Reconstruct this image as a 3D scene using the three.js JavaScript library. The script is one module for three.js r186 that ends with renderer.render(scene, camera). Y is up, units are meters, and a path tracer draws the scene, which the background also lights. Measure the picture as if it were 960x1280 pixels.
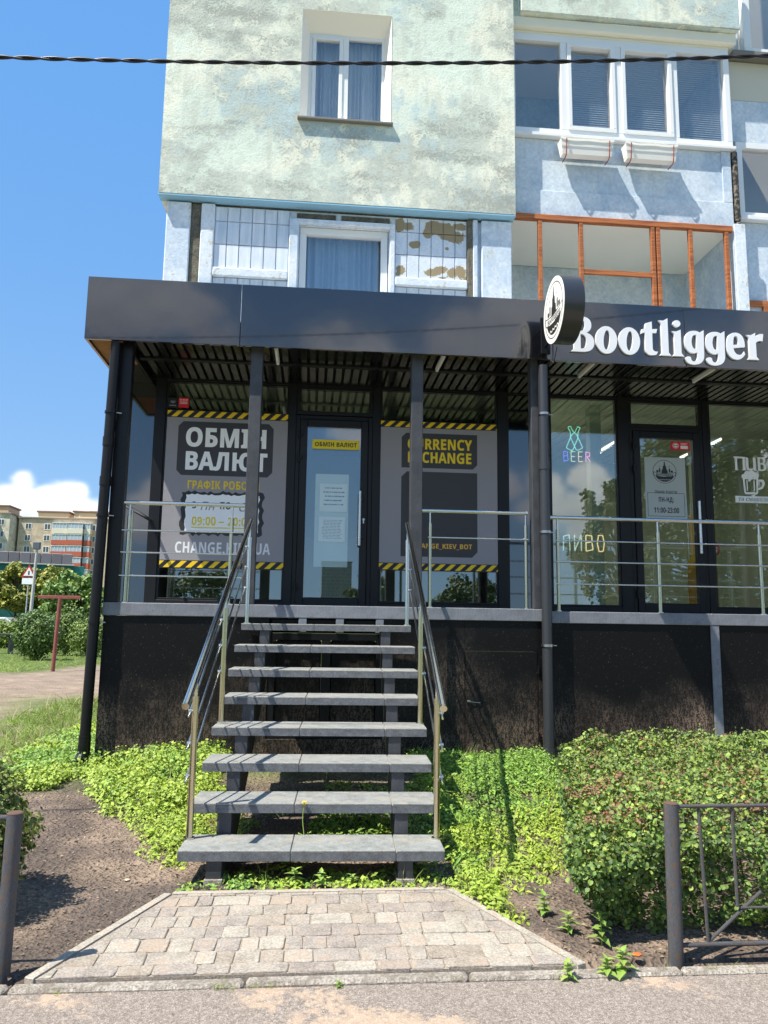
import * as THREE from 'three';
import { mergeGeometries } from 'three/addons/utils/BufferGeometryUtils.js';

// ---------------------------------------------------------------- camera, sky, sun, exposure
const scene = new THREE.Scene();
const camera = new THREE.PerspectiveCamera(67.32, 0.75, 0.05, 2500);
camera.position.set(0, 1.54, 7.75);
{
  const p = 8.3 * Math.PI / 180, y = 5.2 * Math.PI / 180, r = 0.8 * Math.PI / 180;
  const F = new THREE.Vector3(Math.sin(y) * Math.cos(p), Math.sin(p), -Math.cos(y) * Math.cos(p));
  const R0 = new THREE.Vector3(Math.cos(y), 0, Math.sin(y)), U0 = R0.clone().cross(F);
  const R = R0.clone().multiplyScalar(Math.cos(r)).addScaledVector(U0, Math.sin(r));
  const U = R0.clone().multiplyScalar(-Math.sin(r)).addScaledVector(U0, Math.cos(r));
  camera.quaternion.setFromRotationMatrix(new THREE.Matrix4().makeBasis(R, U, F.clone().negate()));
}
const renderer = new THREE.WebGLRenderer({ antialias: true });
renderer.toneMapping = THREE.LinearToneMapping;
renderer.toneMappingExposure = 1.8;
renderer.shadowMap.enabled = true;
const SUN = new THREE.Vector3(-0.475, 1, 0.24).normalize();
const sun = new THREE.DirectionalLight(new THREE.Color(1.0, 0.94, 0.82), 5);
sun.position.copy(SUN).multiplyScalar(60);
sun.target.position.set(0, 2, 0);
sun.castShadow = true;
sun.shadow.mapSize.set(4096, 4096);
Object.assign(sun.shadow.camera, { left: -30, right: 30, top: 30, bottom: -30, near: 1, far: 150 });
scene.add(sun, sun.target);

// ---------------------------------------------------------------- random numbers, noise
const rng = (s) => () => { s = (s + 0x6d2b79f5) | 0; let t = Math.imul(s ^ (s >>> 15), 1 | s); t = (t + Math.imul(t ^ (t >>> 7), 61 | t)) ^ t; return ((t ^ (t >>> 14)) >>> 0) / 4294967296; };
const rnd = rng(7);
const R = (a, b) => a + (b - a) * rnd();
const clamp = (x, a = 0, b = 1) => Math.min(b, Math.max(a, x)), mix = (a, b, t) => a + (b - a) * t;
const step = (a, b, x) => { const t = clamp((x - a) / (b - a)); return t * t * (3 - 2 * t); };
// tileable fractal noise over a size x h grid, about 0..1
function field(size, fx, oct, seed, fy = fx, h = size, gain = 0.5) {
  const out = new Float32Array(size * h); let amp = 1, sum = 0;
  for (let o = 0; o < oct; o++, fx *= 2, fy *= 2, amp *= gain) {
    const q = rng(seed * 131 + o * 17 + 3), L = new Float32Array(fx * fy).map(() => q());
    sum += amp;
    for (let y = 0; y < h; y++) {
      const v = y / h * fy, y0 = Math.floor(v), ty = v - y0, sy = ty * ty * (3 - 2 * ty), ya = (y0 % fy) * fx, yb = ((y0 + 1) % fy) * fx;
      for (let x = 0; x < size; x++) {
        const u = x / size * fx, x0 = Math.floor(u), tx = u - x0, sx = tx * tx * (3 - 2 * tx), xa = x0 % fx, xb = (x0 + 1) % fx;
        const a = L[ya + xa], b = L[ya + xb], c = L[yb + xa], d = L[yb + xb];
        out[y * size + x] += amp * (a + (b - a) * sx + (c - a) * sy + (a - b - c + d) * sx * sy);
      }
    }
  }
  for (let i = 0; i < out.length; i++) out[i] = clamp((out[i] / sum - 0.5) * 1.5 + 0.5);
  return out;
}
const hash3 = (x, y, z) => { let h = Math.imul(x, 374761393) ^ Math.imul(y, 668265263) ^ Math.imul(z, 1274126177); h = Math.imul(h ^ (h >>> 13), 1274126177); return ((h ^ (h >>> 16)) >>> 0) / 4294967296; };
function noise3(x, y, z) {
  const a = Math.floor(x), b = Math.floor(y), c = Math.floor(z), f = (t) => t * t * (3 - 2 * t), u = f(x - a), v = f(y - b), w = f(z - c);
  const l = (k, m) => mix(hash3(a, b + k, c + m), hash3(a + 1, b + k, c + m), u);
  return mix(mix(l(0, 0), l(1, 0), v), mix(l(0, 1), l(1, 1), v), w);
}
const fbm3 = (x, y, z, o = 4) => { let s = 0, a = 0.5, n = 0; for (let i = 0; i < o; i++, a *= 0.5, x *= 2.03, y *= 2.03, z *= 2.03) { s += a * noise3(x + i * 7, y, z); n += a; } return s / n; };

// ---------------------------------------------------------------- the sky: blue air and fair-weather cumulus all round
{
  const W = 2048, H = 1024, data = new Float32Array(W * H * 4), cov = new Float32Array(W * H), tone = new Float32Array(W * H).fill(1);
  const q = rng(41), D = Math.PI / 180;
  const puffs = [];
  function heap(az, el, w, h, n, seedHeap) {       // one cumulus: a flat foot, heaped puffs above it
    for (let i = 0; i < n; i++) {
      const t = q() * 2 - 1, top = Math.pow(1 - t * t, 0.7) * h * (0.55 + 0.45 * q()), y = q() * top;
      puffs.push([az + t * w, el + y, (0.16 + 0.2 * q()) * h * (1 - 0.45 * y / h) + 0.4, y / h]);
    }
  }
  heap(-108.5, 5.4, 4.2, 4.6, 46); heap(-115.5, 5.2, 4.5, 3.4, 34); heap(-101, 5, 5, 3, 24); heap(-126, 4, 5, 3.4, 20);
  heap(58, 15, 7, 7.5, 38); heap(74, 19, 7, 6.5, 38); heap(89, 15, 7, 7, 38); heap(104, 20, 6.5, 6, 38); heap(118, 14, 7, 7, 38); heap(136, 18, 8, 6.5, 38);
  // the rest of the horizon carries the same kind of cloud, some of it nearer and so higher and larger
  for (let k = 0; k < 66; k++) {
    const az = -180 + (k + q()) * 360 / 66, d = Math.abs(((az + 106 + 540) % 360) - 180);
    const far = q() < 0.4;
    if (d < 26 || Math.abs(az - 97) < 48 && !far) continue;
    if (far) heap(az, 3 + 5 * q(), 5 + 6 * q(), 2.5 + 3 * q(), 26); else heap(az, 9 + 22 * q(), 7 + 9 * q(), 5 + 6 * q(), 34);
  }
  for (const [az, el, r, up] of puffs) {
    const s = 1 / Math.cos(el * D), x0 = Math.floor(((az - r * s * 1.5) / 360 + 0.5) * W), x1 = Math.ceil(((az + r * s * 1.5) / 360 + 0.5) * W), y0 = Math.floor(((el - r * 1.5) / 180 + 0.5) * H), y1 = Math.ceil(((el + r * 1.5) / 180 + 0.5) * H);
    for (let y = Math.max(0, y0); y <= Math.min(H - 1, y1); y++) for (let x = x0; x <= x1; x++) {
      const e = ((y + 0.5) / H - 0.5) * 180, a = ((x + 0.5) / W - 0.5) * 360, dx = (a - az) / s / r, dy = (e - el) / r;
      const nz = fbm3(a * 0.55 + 200, e * 0.75, 3.1, 5), d = 1 - Math.hypot(dx, dy) + (nz - 0.5) * 1.1, i = y * W + (((x % W) + W) % W);
      const c = step(0.02, 0.55, d);
      if (c > 0) { const lit = clamp(0.62 + 0.3 * up + 0.22 * dy + (nz - 0.5) * 0.5, 0.45, 1); tone[i] = mix(tone[i], lit, c); cov[i] = 1 - (1 - cov[i]) * (1 - c * 0.92); }
    }
  }
  for (let y = 0; y < H; y++) {
    const el = ((y + 0.5) / H - 0.5) * Math.PI, s = Math.max(0, Math.sin(el)), haze = Math.exp(-s * 4.2);
    for (let x = 0; x < W; x++) {
      const az = ((x + 0.5) / W - 0.5) * 2 * Math.PI, i = y * W + x;
      const dir = [Math.cos(el) * Math.cos(az), Math.sin(el), Math.cos(el) * Math.sin(az)], cs = Math.max(0, dir[0] * SUN.x + dir[1] * SUN.y + dir[2] * SUN.z), glow = Math.pow(cs, 8) * 0.12;
      const sky = [mix(0.074, 0.28, haze) + glow, mix(0.215, 0.43, haze) + glow, mix(0.485, 0.58, haze) + glow], c = el > 0 ? cov[i] : 0, t = tone[i];
      const cl = [0.86 * t, 0.86 * Math.pow(t, 0.95), 0.88 * Math.pow(t, 0.8)];
      for (let k = 0; k < 3; k++) data[i * 4 + k] = el > 0 ? mix(sky[k], mix(cl[k], sky[k], haze * 0.25), c) : [0.22, 0.21, 0.18][k];
      data[i * 4 + 3] = 1;
    }
  }
  const t = new THREE.DataTexture(data, W, H, THREE.RGBAFormat, THREE.FloatType);
  t.mapping = THREE.EquirectangularReflectionMapping; t.magFilter = t.minFilter = THREE.LinearFilter; t.wrapS = THREE.RepeatWrapping; t.needsUpdate = true;
  scene.background = t; scene.environment = t;
}

// ---------------------------------------------------------------- helpers: objects, geometry, textures
const taken = new Map();
function numbered(n) { const k = taken.get(n) ?? 0; taken.set(n, k + 1); return k ? n + '_' + String(k).padStart(3, '0') : n; }
const shade = (o) => { o.castShadow = o.receiveShadow = true; return o; };
function thing(name, label, category, pos = [0, 0, 0], turn = 0, group) {
  const o = new THREE.Group(); o.name = numbered(name); o.position.set(...pos); o.rotation.y = turn;
  o.userData = { label, category }; if (group) o.userData.group = group; scene.add(o); return o;
}
function part(parent, name, geo, m, pos, label) {
  const o = shade(new THREE.Mesh(geo, m)); o.name = name; if (pos) o.position.set(...pos); if (label) o.userData.label = label; parent.add(o); return o;
}
function single(name, label, category, geo, m, pos = [0, 0, 0], group) {
  const o = shade(new THREE.Mesh(geo, m)); o.name = numbered(name); o.position.set(...pos); o.userData = { label, category }; if (group) o.userData.group = group; scene.add(o); return o;
}
function structure(name, geo, m) { const o = shade(geo ? new THREE.Mesh(geo, m) : new THREE.Group()); o.name = name; o.userData = { kind: 'structure' }; scene.add(o); return o; }
// uv in metres by the way each face points
function metric(geo, ox = 0, oy = 0) {
  const g = geo.index ? geo.toNonIndexed() : geo, p = g.attributes.position, uv = new Float32Array(p.count * 2), a = new THREE.Vector3(), b = new THREE.Vector3(), c = new THREE.Vector3();
  for (let i = 0; i < p.count; i += 3) {
    a.fromBufferAttribute(p, i); b.fromBufferAttribute(p, i + 1).sub(a); c.fromBufferAttribute(p, i + 2).sub(a); b.cross(c);
    const x = Math.abs(b.x), y = Math.abs(b.y), z = Math.abs(b.z), k = z >= x && z >= y ? [0, 1] : y >= x ? [0, 2] : [2, 1];
    for (let j = 0; j < 3; j++) { a.fromBufferAttribute(p, i + j); uv[(i + j) * 2] = a.getComponent(k[0]) + ox; uv[(i + j) * 2 + 1] = a.getComponent(k[1]) + oy; }
  }
  g.setAttribute('uv', new THREE.BufferAttribute(uv, 2)); return g;
}
function soup(tris) { const g = new THREE.BufferGeometry(); g.setAttribute('position', new THREE.Float32BufferAttribute(tris, 3)); g.computeVertexNormals(); return g; }
// a chamfered box between two corners
const boxCache = new Map();
function bx(x0, x1, y0, y1, z0, z1, c = 0.004) {
  c = Math.min(c, (x1 - x0) * 0.3, (y1 - y0) * 0.3, (z1 - z0) * 0.3);
  const lo = [x0, y0, z0], hi = [x1, y1, z1], V = (s, k) => s.map((q, i) => (q > 0 ? hi[i] : lo[i]) - (i === k ? 0 : q * c)), T = [];
  const poly = (pts, n) => { // orient outwards
    const [a, b, d] = pts, u = b.map((v, i) => v - a[i]), w = d.map((v, i) => v - a[i]);
    const cr = [u[1] * w[2] - u[2] * w[1], u[2] * w[0] - u[0] * w[2], u[0] * w[1] - u[1] * w[0]];
    if (cr[0] * n[0] + cr[1] * n[1] + cr[2] * n[2] < 0) pts = pts.slice().reverse();
    for (let i = 1; i + 1 < pts.length; i++) T.push(...pts[0], ...pts[i], ...pts[i + 1]);
  };
  const S = [-1, 1];
  for (let k = 0; k < 3; k++) { const i = (k + 1) % 3, j = (k + 2) % 3; for (const s of S) { const f = [[-1, -1], [1, -1], [1, 1], [-1, 1]].map(([a, b]) => { const q = []; q[k] = s; q[i] = a; q[j] = b; return V(q, k); }), n = [0, 0, 0]; n[k] = s; poly(f, n); }
    for (const a of S) for (const b of S) { const q0 = [], q1 = []; q0[i] = q1[i] = a; q0[j] = q1[j] = b; q0[k] = -1; q1[k] = 1; const n = [0, 0, 0]; n[i] = a; n[j] = b; poly([V(q0, i), V(q1, i), V(q1, j), V(q0, j)], n); } }
  for (const a of S) for (const b of S) for (const d of S) { const q = [a, b, d]; poly([V(q, 0), V(q, 1), V(q, 2)], q); }
  return metric(soup(T));
}
const merge = (list) => { const g = mergeGeometries(list.map((x) => { let y = x.index ? x.toNonIndexed() : x; for (const n of Object.keys(y.attributes)) if (!['position', 'normal', 'uv'].includes(n)) y.deleteAttribute(n); if (!y.attributes.uv) y = metric(y); return y; })); return g; };
function rod(p, q, r, seg = 10, r2 = r) {
  const a = new THREE.Vector3(...p), b = new THREE.Vector3(...q), d = b.clone().sub(a), g = new THREE.CylinderGeometry(r2, r, d.length(), seg, 1);
  g.applyQuaternion(new THREE.Quaternion().setFromUnitVectors(new THREE.Vector3(0, 1, 0), d.clone().normalize())); const m = a.add(b).multiplyScalar(0.5); g.translate(m.x, m.y, m.z); return g;
}
const tube = (pts, r, n = 40, seg = 8) => new THREE.TubeGeometry(new THREE.CatmullRomCurve3(pts.map((p) => new THREE.Vector3(...p))), n, r, seg);
// a prism from a convex outline in x, z: bottom at y0, top at y1, with a chamfered upper rim
function slabOf(poly, y0, y1, c) {
  let cx = 0, cz = 0; for (const p of poly) { cx += p[0] / poly.length; cz += p[1] / poly.length; }
  const area = poly.reduce((s, p, i) => { const n = poly[(i + 1) % poly.length]; return s + p[0] * n[1] - n[0] * p[1]; }, 0), P = area > 0 ? poly.slice().reverse() : poly, T = [];
  const inn = P.map(([x, z]) => { const d = Math.hypot(x - cx, z - cz) || 1, k = Math.max(0, 1 - 1.4 * c / d); return [cx + (x - cx) * k, cz + (z - cz) * k]; });
  for (let i = 0; i < P.length; i++) {
    const a = P[i], b = P[(i + 1) % P.length], d = inn[i], e = inn[(i + 1) % P.length];
    T.push(a[0], y0, a[1], b[0], y0, b[1], b[0], y1 - c, b[1], a[0], y0, a[1], b[0], y1 - c, b[1], a[0], y1 - c, a[1]);
    T.push(a[0], y1 - c, a[1], b[0], y1 - c, b[1], e[0], y1, e[1], a[0], y1 - c, a[1], e[0], y1, e[1], d[0], y1, d[1]);
    T.push(cx, y1, cz, d[0], y1, d[1], e[0], y1, e[1]);
  }
  return metric(soup(T));
}
function dataTex(w, h, fn, srgb = true) {
  const d = new Uint8Array(w * h * 4);
  for (let y = 0; y < h; y++) for (let x = 0; x < w; x++) { const i = y * w + x, c = fn(i, x, y); d[i * 4] = clamp(c[0], 0, 255); d[i * 4 + 1] = clamp(c[1], 0, 255); d[i * 4 + 2] = clamp(c[2], 0, 255); d[i * 4 + 3] = 255; }
  const t = new THREE.DataTexture(d, w, h); t.wrapS = t.wrapT = THREE.RepeatWrapping; t.magFilter = THREE.LinearFilter; t.minFilter = THREE.LinearMipmapLinearFilter; t.generateMipmaps = true; if (srgb) t.colorSpace = THREE.SRGBColorSpace; t.needsUpdate = true; return t;
}
const grayTex = (w, h, f) => dataTex(w, h, (i) => [f(i) * 255, f(i) * 255, f(i) * 255], false);
const size = (t, w, h = w) => { const c = t.clone(); c.repeat.set(1 / w, 1 / h); c.needsUpdate = true; return c; };
const mixc = (a, b, t) => [mix(a[0], b[0], t), mix(a[1], b[1], t), mix(a[2], b[2], t)];
function canvasTex(w, h, draw) { const c = document.createElement('canvas'); c.width = w; c.height = h; const g = c.getContext('2d'); draw(g, w, h); const t = new THREE.CanvasTexture(c); t.colorSpace = THREE.SRGBColorSpace; t.magFilter = THREE.LinearFilter; return t; }
const std = (color, roughness = 0.6, more = {}) => new THREE.MeshStandardMaterial({ color: new THREE.Color(color), roughness, ...more });
const phys = (color, roughness, more = {}) => new THREE.MeshPhysicalMaterial({ color: new THREE.Color(color), roughness, ...more });

// ---------------------------------------------------------------- materials
const N = 512;
const F4 = field(N, 4, 6, 1), F8 = field(N, 8, 5, 2), F16 = field(N, 16, 5, 3), F64 = field(N, 64, 3, 4), F128 = field(N, 128, 2, 5), F3 = field(N, 3, 6, 6), F5 = field(N, 5, 6, 8);
const grainT = dataTex(N, N, (i) => { const v = 200 + (F8[i] - 0.5) * 40 + (F128[i] - 0.5) * 60; return [v, v, v]; });
const fineBump = grayTex(N, N, (i) => 0.5 * F64[i] + 0.5 * F128[i]);
const MAT = {};
{ // old cream stucco with grey weathering and faint blue paint showing through
  const S = 1024, a = field(S, 5, 6, 21, 7), b = field(S, 4, 6, 22), c = field(S, 40, 4, 23), d = field(S, 256, 2, 24), e = field(S, 10, 5, 25, 26), h = field(S, 6, 5, 26), v2 = field(S, 60, 4, 27, 9);
  const map = dataTex(S, S, (i) => {
    let k = mixc([240, 240, 222], [224, 234, 220], step(0.35, 0.65, h[i]));
    k = mixc(k, [182, 188, 178], step(0.42, 0.68, a[i] * 0.55 + c[i] * 0.45) * 0.78); k = mixc(k, [206, 210, 196], step(0.5, 0.7, v2[i] * 0.7 + d[i] * 0.3) * 0.5);
    k = mixc(k, [172, 200, 210], step(0.5, 0.8, b[i] * 0.7 + c[i] * 0.3) * 0.6);
    k = mixc(k, [128, 131, 126], step(0.48, 0.75, e[i] * 0.6 + d[i] * 0.4) * 0.5 * step(0.42, 0.62, a[i])); k = mixc(k, [150, 152, 146], step(0.6, 0.8, d[i]) * 0.22);
    const g = (d[i] - 0.5) * 26 + (c[i] - 0.5) * 22; return [k[0] + g, k[1] + g, k[2] + g];
  });
  const bump = grayTex(S, S, (i) => d[i] * 0.6 + c[i] * 0.4);
  MAT.stucco = std('#ffffff', 0.95, { map: size(map, 4.7), bumpMap: size(bump, 4.7), bumpScale: 0.002 });
}
{ // pale blue limewash on concrete, chipped
  const a = field(N, 6, 6, 31), b = field(N, 60, 3, 32), c = field(N, 24, 4, 33, 6);
  const map = dataTex(N, N, (i) => { let k = mixc([220, 227, 236], [200, 213, 228], step(0.4, 0.65, a[i])); k = mixc(k, [186, 184, 172], step(0.7, 0.78, c[i] * 0.6 + b[i] * 0.4) * 0.8); const g = (b[i] - 0.5) * 22; return [k[0] + g, k[1] + g, k[2] + g]; });
  MAT.bluewash = std('#ffffff', 0.92, { map: size(map, 2.1), bumpMap: size(fineBump, 1.1), bumpScale: 0.002 });
  const map2 = dataTex(N, N, (i) => { let k = mixc([205, 216, 227], [184, 200, 217], step(0.35, 0.7, a[i])); k = mixc(k, [196, 208, 220], step(0.66, 0.75, c[i]) * 0.7); const g = (b[i] - 0.5) * 22; return [k[0] + g, k[1] + g, k[2] + g]; });
  MAT.blueplaster = std('#ffffff', 0.92, { map: size(map2, 1.9), bumpMap: size(fineBump, 0.9), bumpScale: 0.002 });
}
MAT.joint = std('#ffffff', 0.95, { map: size(dataTex(N, N, (i) => mixc([128, 122, 108], [92, 88, 76], F16[i]).map((v) => v + (F128[i] - 0.5) * 50)), 0.8), bumpMap: size(fineBump, 0.5), bumpScale: 0.012 });
MAT.blueedge = std('#8fbdd6', 0.9);
MAT.cream = std('#eeeadc', 0.9);
MAT.white = std('#e6e8ea', 0.45);
MAT.sillgrey = std('#77746c', 0.6);
{ // glazed tile, and the same tile where paint and glaze have come off in patches
  const a = field(N, 5, 6, 41), b = field(N, 40, 3, 42), c = field(N, 40, 4, 43, 4);
  MAT.tile = std('#ffffff', 0.5, { map: size(dataTex(N, N, (i) => { const k = mixc([222, 228, 238], [196, 210, 228], a[i]); const g = (c[i] - 0.5) * 26; return [k[0] + g, k[1] + g, k[2] + g]; }), 1.3) });
  // the worn panel: 0.94 m x 1.3 m, patches of bare brown mortar with a clear edge
  const W = 512, H = 704, d = field(W, 6, 5, 44, 8, H), e = field(W, 50, 3, 45, 70, H);
  const spots = [[0.06, 0.93, 0.11, 0.1], [0.18, 0.92, 0.09, 0.06], [0.52, 0.94, 0.12, 0.055], [0.46, 0.86, 0.06, 0.05], [0.72, 0.9, 0.2, 0.06], [0.8, 0.84, 0.2, 0.08], [0.9, 0.94, 0.12, 0.06], [0.25, 0.72, 0.08, 0.04], [0.72, 0.7, 0.03, 0.02], [0.07, 0.47, 0.08, 0.055], [0.5, 0.45, 0.12, 0.045], [0.64, 0.475, 0.13, 0.055], [0.78, 0.45, 0.1, 0.05], [0.93, 0.46, 0.1, 0.06], [0.66, 0.4, 0.05, 0.012], [0.05, 0.42, 0.04, 0.02]];
  const map = dataTex(W, H, (i, x, y) => {
    const u = x / W, v = y / H; let m = -1; for (const [sx, sy, rx, ry] of spots) m = Math.max(m, 1 - Math.hypot((u - sx) / rx, (v - sy) / ry)); m += (d[i] - 0.5) * 1.1 + (e[i] - 0.5) * 0.35;
    const g = (e[i] - 0.5) * 30, base = mixc([222, 228, 238], [200, 212, 228], d[i]), bare = mixc([172, 152, 118], [138, 122, 96], e[i]);
    return m > 0.02 ? bare.map((k) => k + g) : m > -0.05 ? [206, 202, 190] : base.map((k) => k + g * 0.6);
  });
  map.wrapS = map.wrapT = THREE.ClampToEdgeWrapping; MAT.worntile = std('#ffffff', 0.7, { map });
}
MAT.wood = (() => { const f = field(N, 4, 4, 51, 60), g = field(N, 3, 4, 52, 90); return std('#ffffff', 0.75, { map: size(dataTex(N, N, (i) => mixc([184, 110, 62], [134, 76, 44], step(0.3, 0.75, f[i] * 0.6 + g[i] * 0.4))), 1.0) }); })();
MAT.ply = std('#ffffff', 0.8, { map: size(dataTex(N, N, (i) => mixc([168, 124, 78], [130, 92, 56], F16[i] * 0.5 + F4[i] * 0.5)), 0.9) });
// coated aluminium sheet of the canopy, satin over black
MAT.fascia = phys('#141519', 0.14, { clearcoat: 1, clearcoatRoughness: 0.04, ior: 1.75, bumpMap: size(grayTex(N, N, (i) => F3[i]), 2.6), bumpScale: 0.004 });
MAT.soffit = phys('#0b0b0d', 0.25, { clearcoat: 0.3, clearcoatRoughness: 0.05, ior: 1.4 });
MAT.frame = phys('#1a1b1f', 0.4, { specularIntensity: 0.6 });
MAT.blackglass = phys('#0b0d10', 0.06, { clearcoat: 1, clearcoatRoughness: 0.02, ior: 2.0 });
{ // band and posts: grey paint with a brushed grain and scuffs
  const a = field(N, 8, 5, 61), b = field(N, 120, 2, 62, 12);
  const map = dataTex(N, N, (i) => { const g = (b[i] - 0.5) * 8 + (a[i] - 0.5) * 24 + (F128[i] - 0.5) * 14 - step(0.74, 0.8, a[i]) * 16; return [118 + g, 121 + g, 128 + g]; });
  MAT.greypaint = std('#ffffff', 0.6, { map: size(map, 0.8) });
  const map2 = dataTex(N, N, (i) => { const g = (b[i] - 0.5) * 6 + (a[i] - 0.5) * 18 + (F128[i] - 0.5) * 12; return [60 + g, 62 + g, 67 + g]; });
  MAT.post = std('#ffffff', 0.55, { map: size(map2, 0.7) });
}
{ // black plinth sheet: splashed dust stuck to it in grains, thick near the soil
  const W = 2048, H = 512, a = field(W, 24, 5, 71, 5, H), b = field(W, 1024, 1, 72, 200, H), c = field(W, 512, 2, 73, 40, H), d = field(W, 12, 5, 74, 3, H), q = rng(75), specks = new Float32Array(W * H);
  for (let k = 0; k < 5200; k++) { const v = Math.pow(q(), 1.5), x = Math.floor(q() * W), y = Math.floor(v * H * 0.97), s = q() < 0.12 ? 2 : 1; for (let j = 0; j < s; j++) for (let l = 0; l < s + 1; l++) specks[Math.min(H - 1, y + l) * W + (x + j) % W] = 0.3 + 0.7 * q(); }
  const map = dataTex(W, H, (i, x, y) => {
    const v = y / H, dust = (0.72 - v) * 1.5 + (d[i] - 0.5) * 0.8 + (a[i] - 0.5) * 0.5;
    const m = clamp(dust) * (0.25 + 0.75 * step(0.25, 0.75, b[i] * 0.5 + c[i] * 0.5)), k = mixc([15, 15, 16], [140, 118, 102], m * 0.95);
    return mixc(k, [176, 166, 152], specks[i] * 0.62);
  });
  map.wrapT = THREE.ClampToEdgeWrapping;
  MAT.plinth = phys('#ffffff', 0.45, { map: size(map, 6, 1.62), specularIntensity: 0.4 });
}
MAT.steel = std('#d8d6d0', 0.16, { metalness: 1 });
MAT.steeldull = std('#b9b8b4', 0.3, { metalness: 1 });
MAT.brass = std('#cbc5ab', 0.18, { metalness: 1 });
MAT.pipe = phys('#303237', 0.4, { clearcoat: 0.3, clearcoatRoughness: 0.25 });
MAT.blackpaint = phys('#131417', 0.4, { specularIntensity: 0.6 });
// double glazing: each face of each sheet mirrors a little; the coating of the outer sheet more
MAT.glass = phys('#eef4f0', 0.0, { transmission: 1, thickness: 0, ior: 2.33 });
MAT.homeglass = phys('#e8eef2', 0.0, { transmission: 1, thickness: 0, ior: 2.33 });
{ // stoneware step tiles
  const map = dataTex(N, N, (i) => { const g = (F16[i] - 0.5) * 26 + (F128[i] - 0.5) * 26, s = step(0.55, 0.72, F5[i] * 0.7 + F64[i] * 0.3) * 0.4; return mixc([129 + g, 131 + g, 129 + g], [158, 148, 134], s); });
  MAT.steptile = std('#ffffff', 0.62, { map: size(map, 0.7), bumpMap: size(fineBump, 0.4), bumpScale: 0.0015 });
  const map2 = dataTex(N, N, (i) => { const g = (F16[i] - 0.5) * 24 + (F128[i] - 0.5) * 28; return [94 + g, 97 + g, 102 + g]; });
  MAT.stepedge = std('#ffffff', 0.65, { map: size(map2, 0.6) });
  MAT.grout = std('#b9b5a6', 0.95);
}
{ // concrete pavers in several tones, kerb stone, asphalt with trodden-in sand
  MAT.pavers = [[149, 141, 131], [144, 136, 128], [153, 145, 134], [139, 130, 122], [158, 151, 140], [146, 136, 124]].map((k, n) => {
    const a = field(256, 6, 5, 80 + n), b = field(256, 90, 2, 90 + n);
    const map = dataTex(256, 256, (i) => { const g = (b[i] - 0.5) * 40 + (a[i] - 0.5) * 30, s = step(0.62, 0.8, a[i]) * 0.4; return mixc([k[0] + g, k[1] + g, k[2] + g], [150, 130, 112], s); });
    return std('#ffffff', 0.95, { map: size(map, 0.55), bumpMap: size(fineBump, 0.35), bumpScale: 0.002 });
  });
  const kerb = dataTex(N, N, (i) => { const g = (F128[i] - 0.5) * 50 + (F8[i] - 0.5) * 40, s = step(0.6, 0.7, F16[i]) * 0.5; return mixc([150 + g, 142 + g, 132 + g], [118, 109, 98], s); });
  MAT.kerb = std('#ffffff', 0.95, { map: size(kerb, 0.9), bumpMap: size(fineBump, 0.3), bumpScale: 0.006 });
  const S = 1024, a = field(S, 5, 6, 101), b = field(S, 230, 2, 102), c = field(S, 7, 6, 103), d = field(S, 110, 2, 104);
  const asph = dataTex(S, S, (i) => {
    const w = hash3(i, 7, 3), s = (w > 0.86 ? 34 : w < 0.2 ? -26 : 0) + (b[i] - 0.5) * 26 + (w - 0.5) * 20; let k = [128 + s, 118 + s, 110 + s];
    return mixc(k, [166 + s * 0.4, 146 + s * 0.4, 127 + s * 0.4], step(0.55, 0.66, a[i] * 0.85 + d[i] * 0.15) * 0.85);
  });
  MAT.asphalt = std('#ffffff', 0.97, { map: size(asph, 2.6), bumpMap: size(grayTex(S, S, (i) => hash3(i >> 0, 7, 3) * 0.4 + b[i] * 0.6), 2.6), bumpScale: 0.003 });
  const soil = dataTex(S, S, (i) => { const g = (b[i] - 0.5) * 60 + (c[i] - 0.5) * 46 + (d[i] - 0.5) * 40; return [205 + g, 205 + g, 205 + g]; });
  MAT.ground = std('#ffffff', 1, { map: size(soil, 2.1), bumpMap: size(grayTex(S, S, (i) => c[i] * 0.5 + d[i] * 0.35 + b[i] * 0.15), 2.1), bumpScale: 0.05, vertexColors: true });
}
MAT.leaf = phys('#ffffff', 0.62, { transmission: 0.3, thickness: 0, side: THREE.DoubleSide });
MAT.bark = std('#ffffff', 0.95, { map: size(dataTex(N, N, (i) => mixc([112, 96, 82], [66, 56, 48], F16[i]).map((v) => v + (F128[i] - 0.5) * 40)), 0.6) });
MAT.lampwhite = std('#e9e9e2', 0.5);
const paint = (c, r = 0.55) => std(c, r, { map: size(grainT, 0.7) });

// ---------------------------------------------------------------- the panel block of flats above the shops
const flats = thing('apartment_building', 'weathered pale green and blue panel block of flats above the shops', 'building');
const wallShape = (x0, x1, y0, y1, holes, z0, z1) => {
  const s = new THREE.Shape([[x0, y0], [x1, y0], [x1, y1], [x0, y1]].map((p) => new THREE.Vector2(...p)));
  for (const [a, b, c, d] of holes) s.holes.push(new THREE.Path([[a, c], [a, d], [b, d], [b, c]].map((p) => new THREE.Vector2(...p))));
  const g = new THREE.ExtrudeGeometry(s, { depth: z1 - z0, bevelEnabled: false }); g.translate(0, 0, z0); return metric(g);
};
const quad = (a, b, c, d) => [...a, ...b, ...c, ...a, ...c, ...d];
function frameGeo(x0, x1, y0, y1, z0, z1, w, extra = [], c = 0.004) { // four bars butted end to end
  return merge([bx(x0, x1, y0, y0 + w, z0, z1, c), bx(x0, x1, y1 - w, y1, z0, z1, c), bx(x0, x0 + w, y0 + w, y1 - w, z0, z1, c), bx(x1 - w, x1, y0 + w, y1 - w, z0, z1, c), ...extra]);
}
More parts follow.
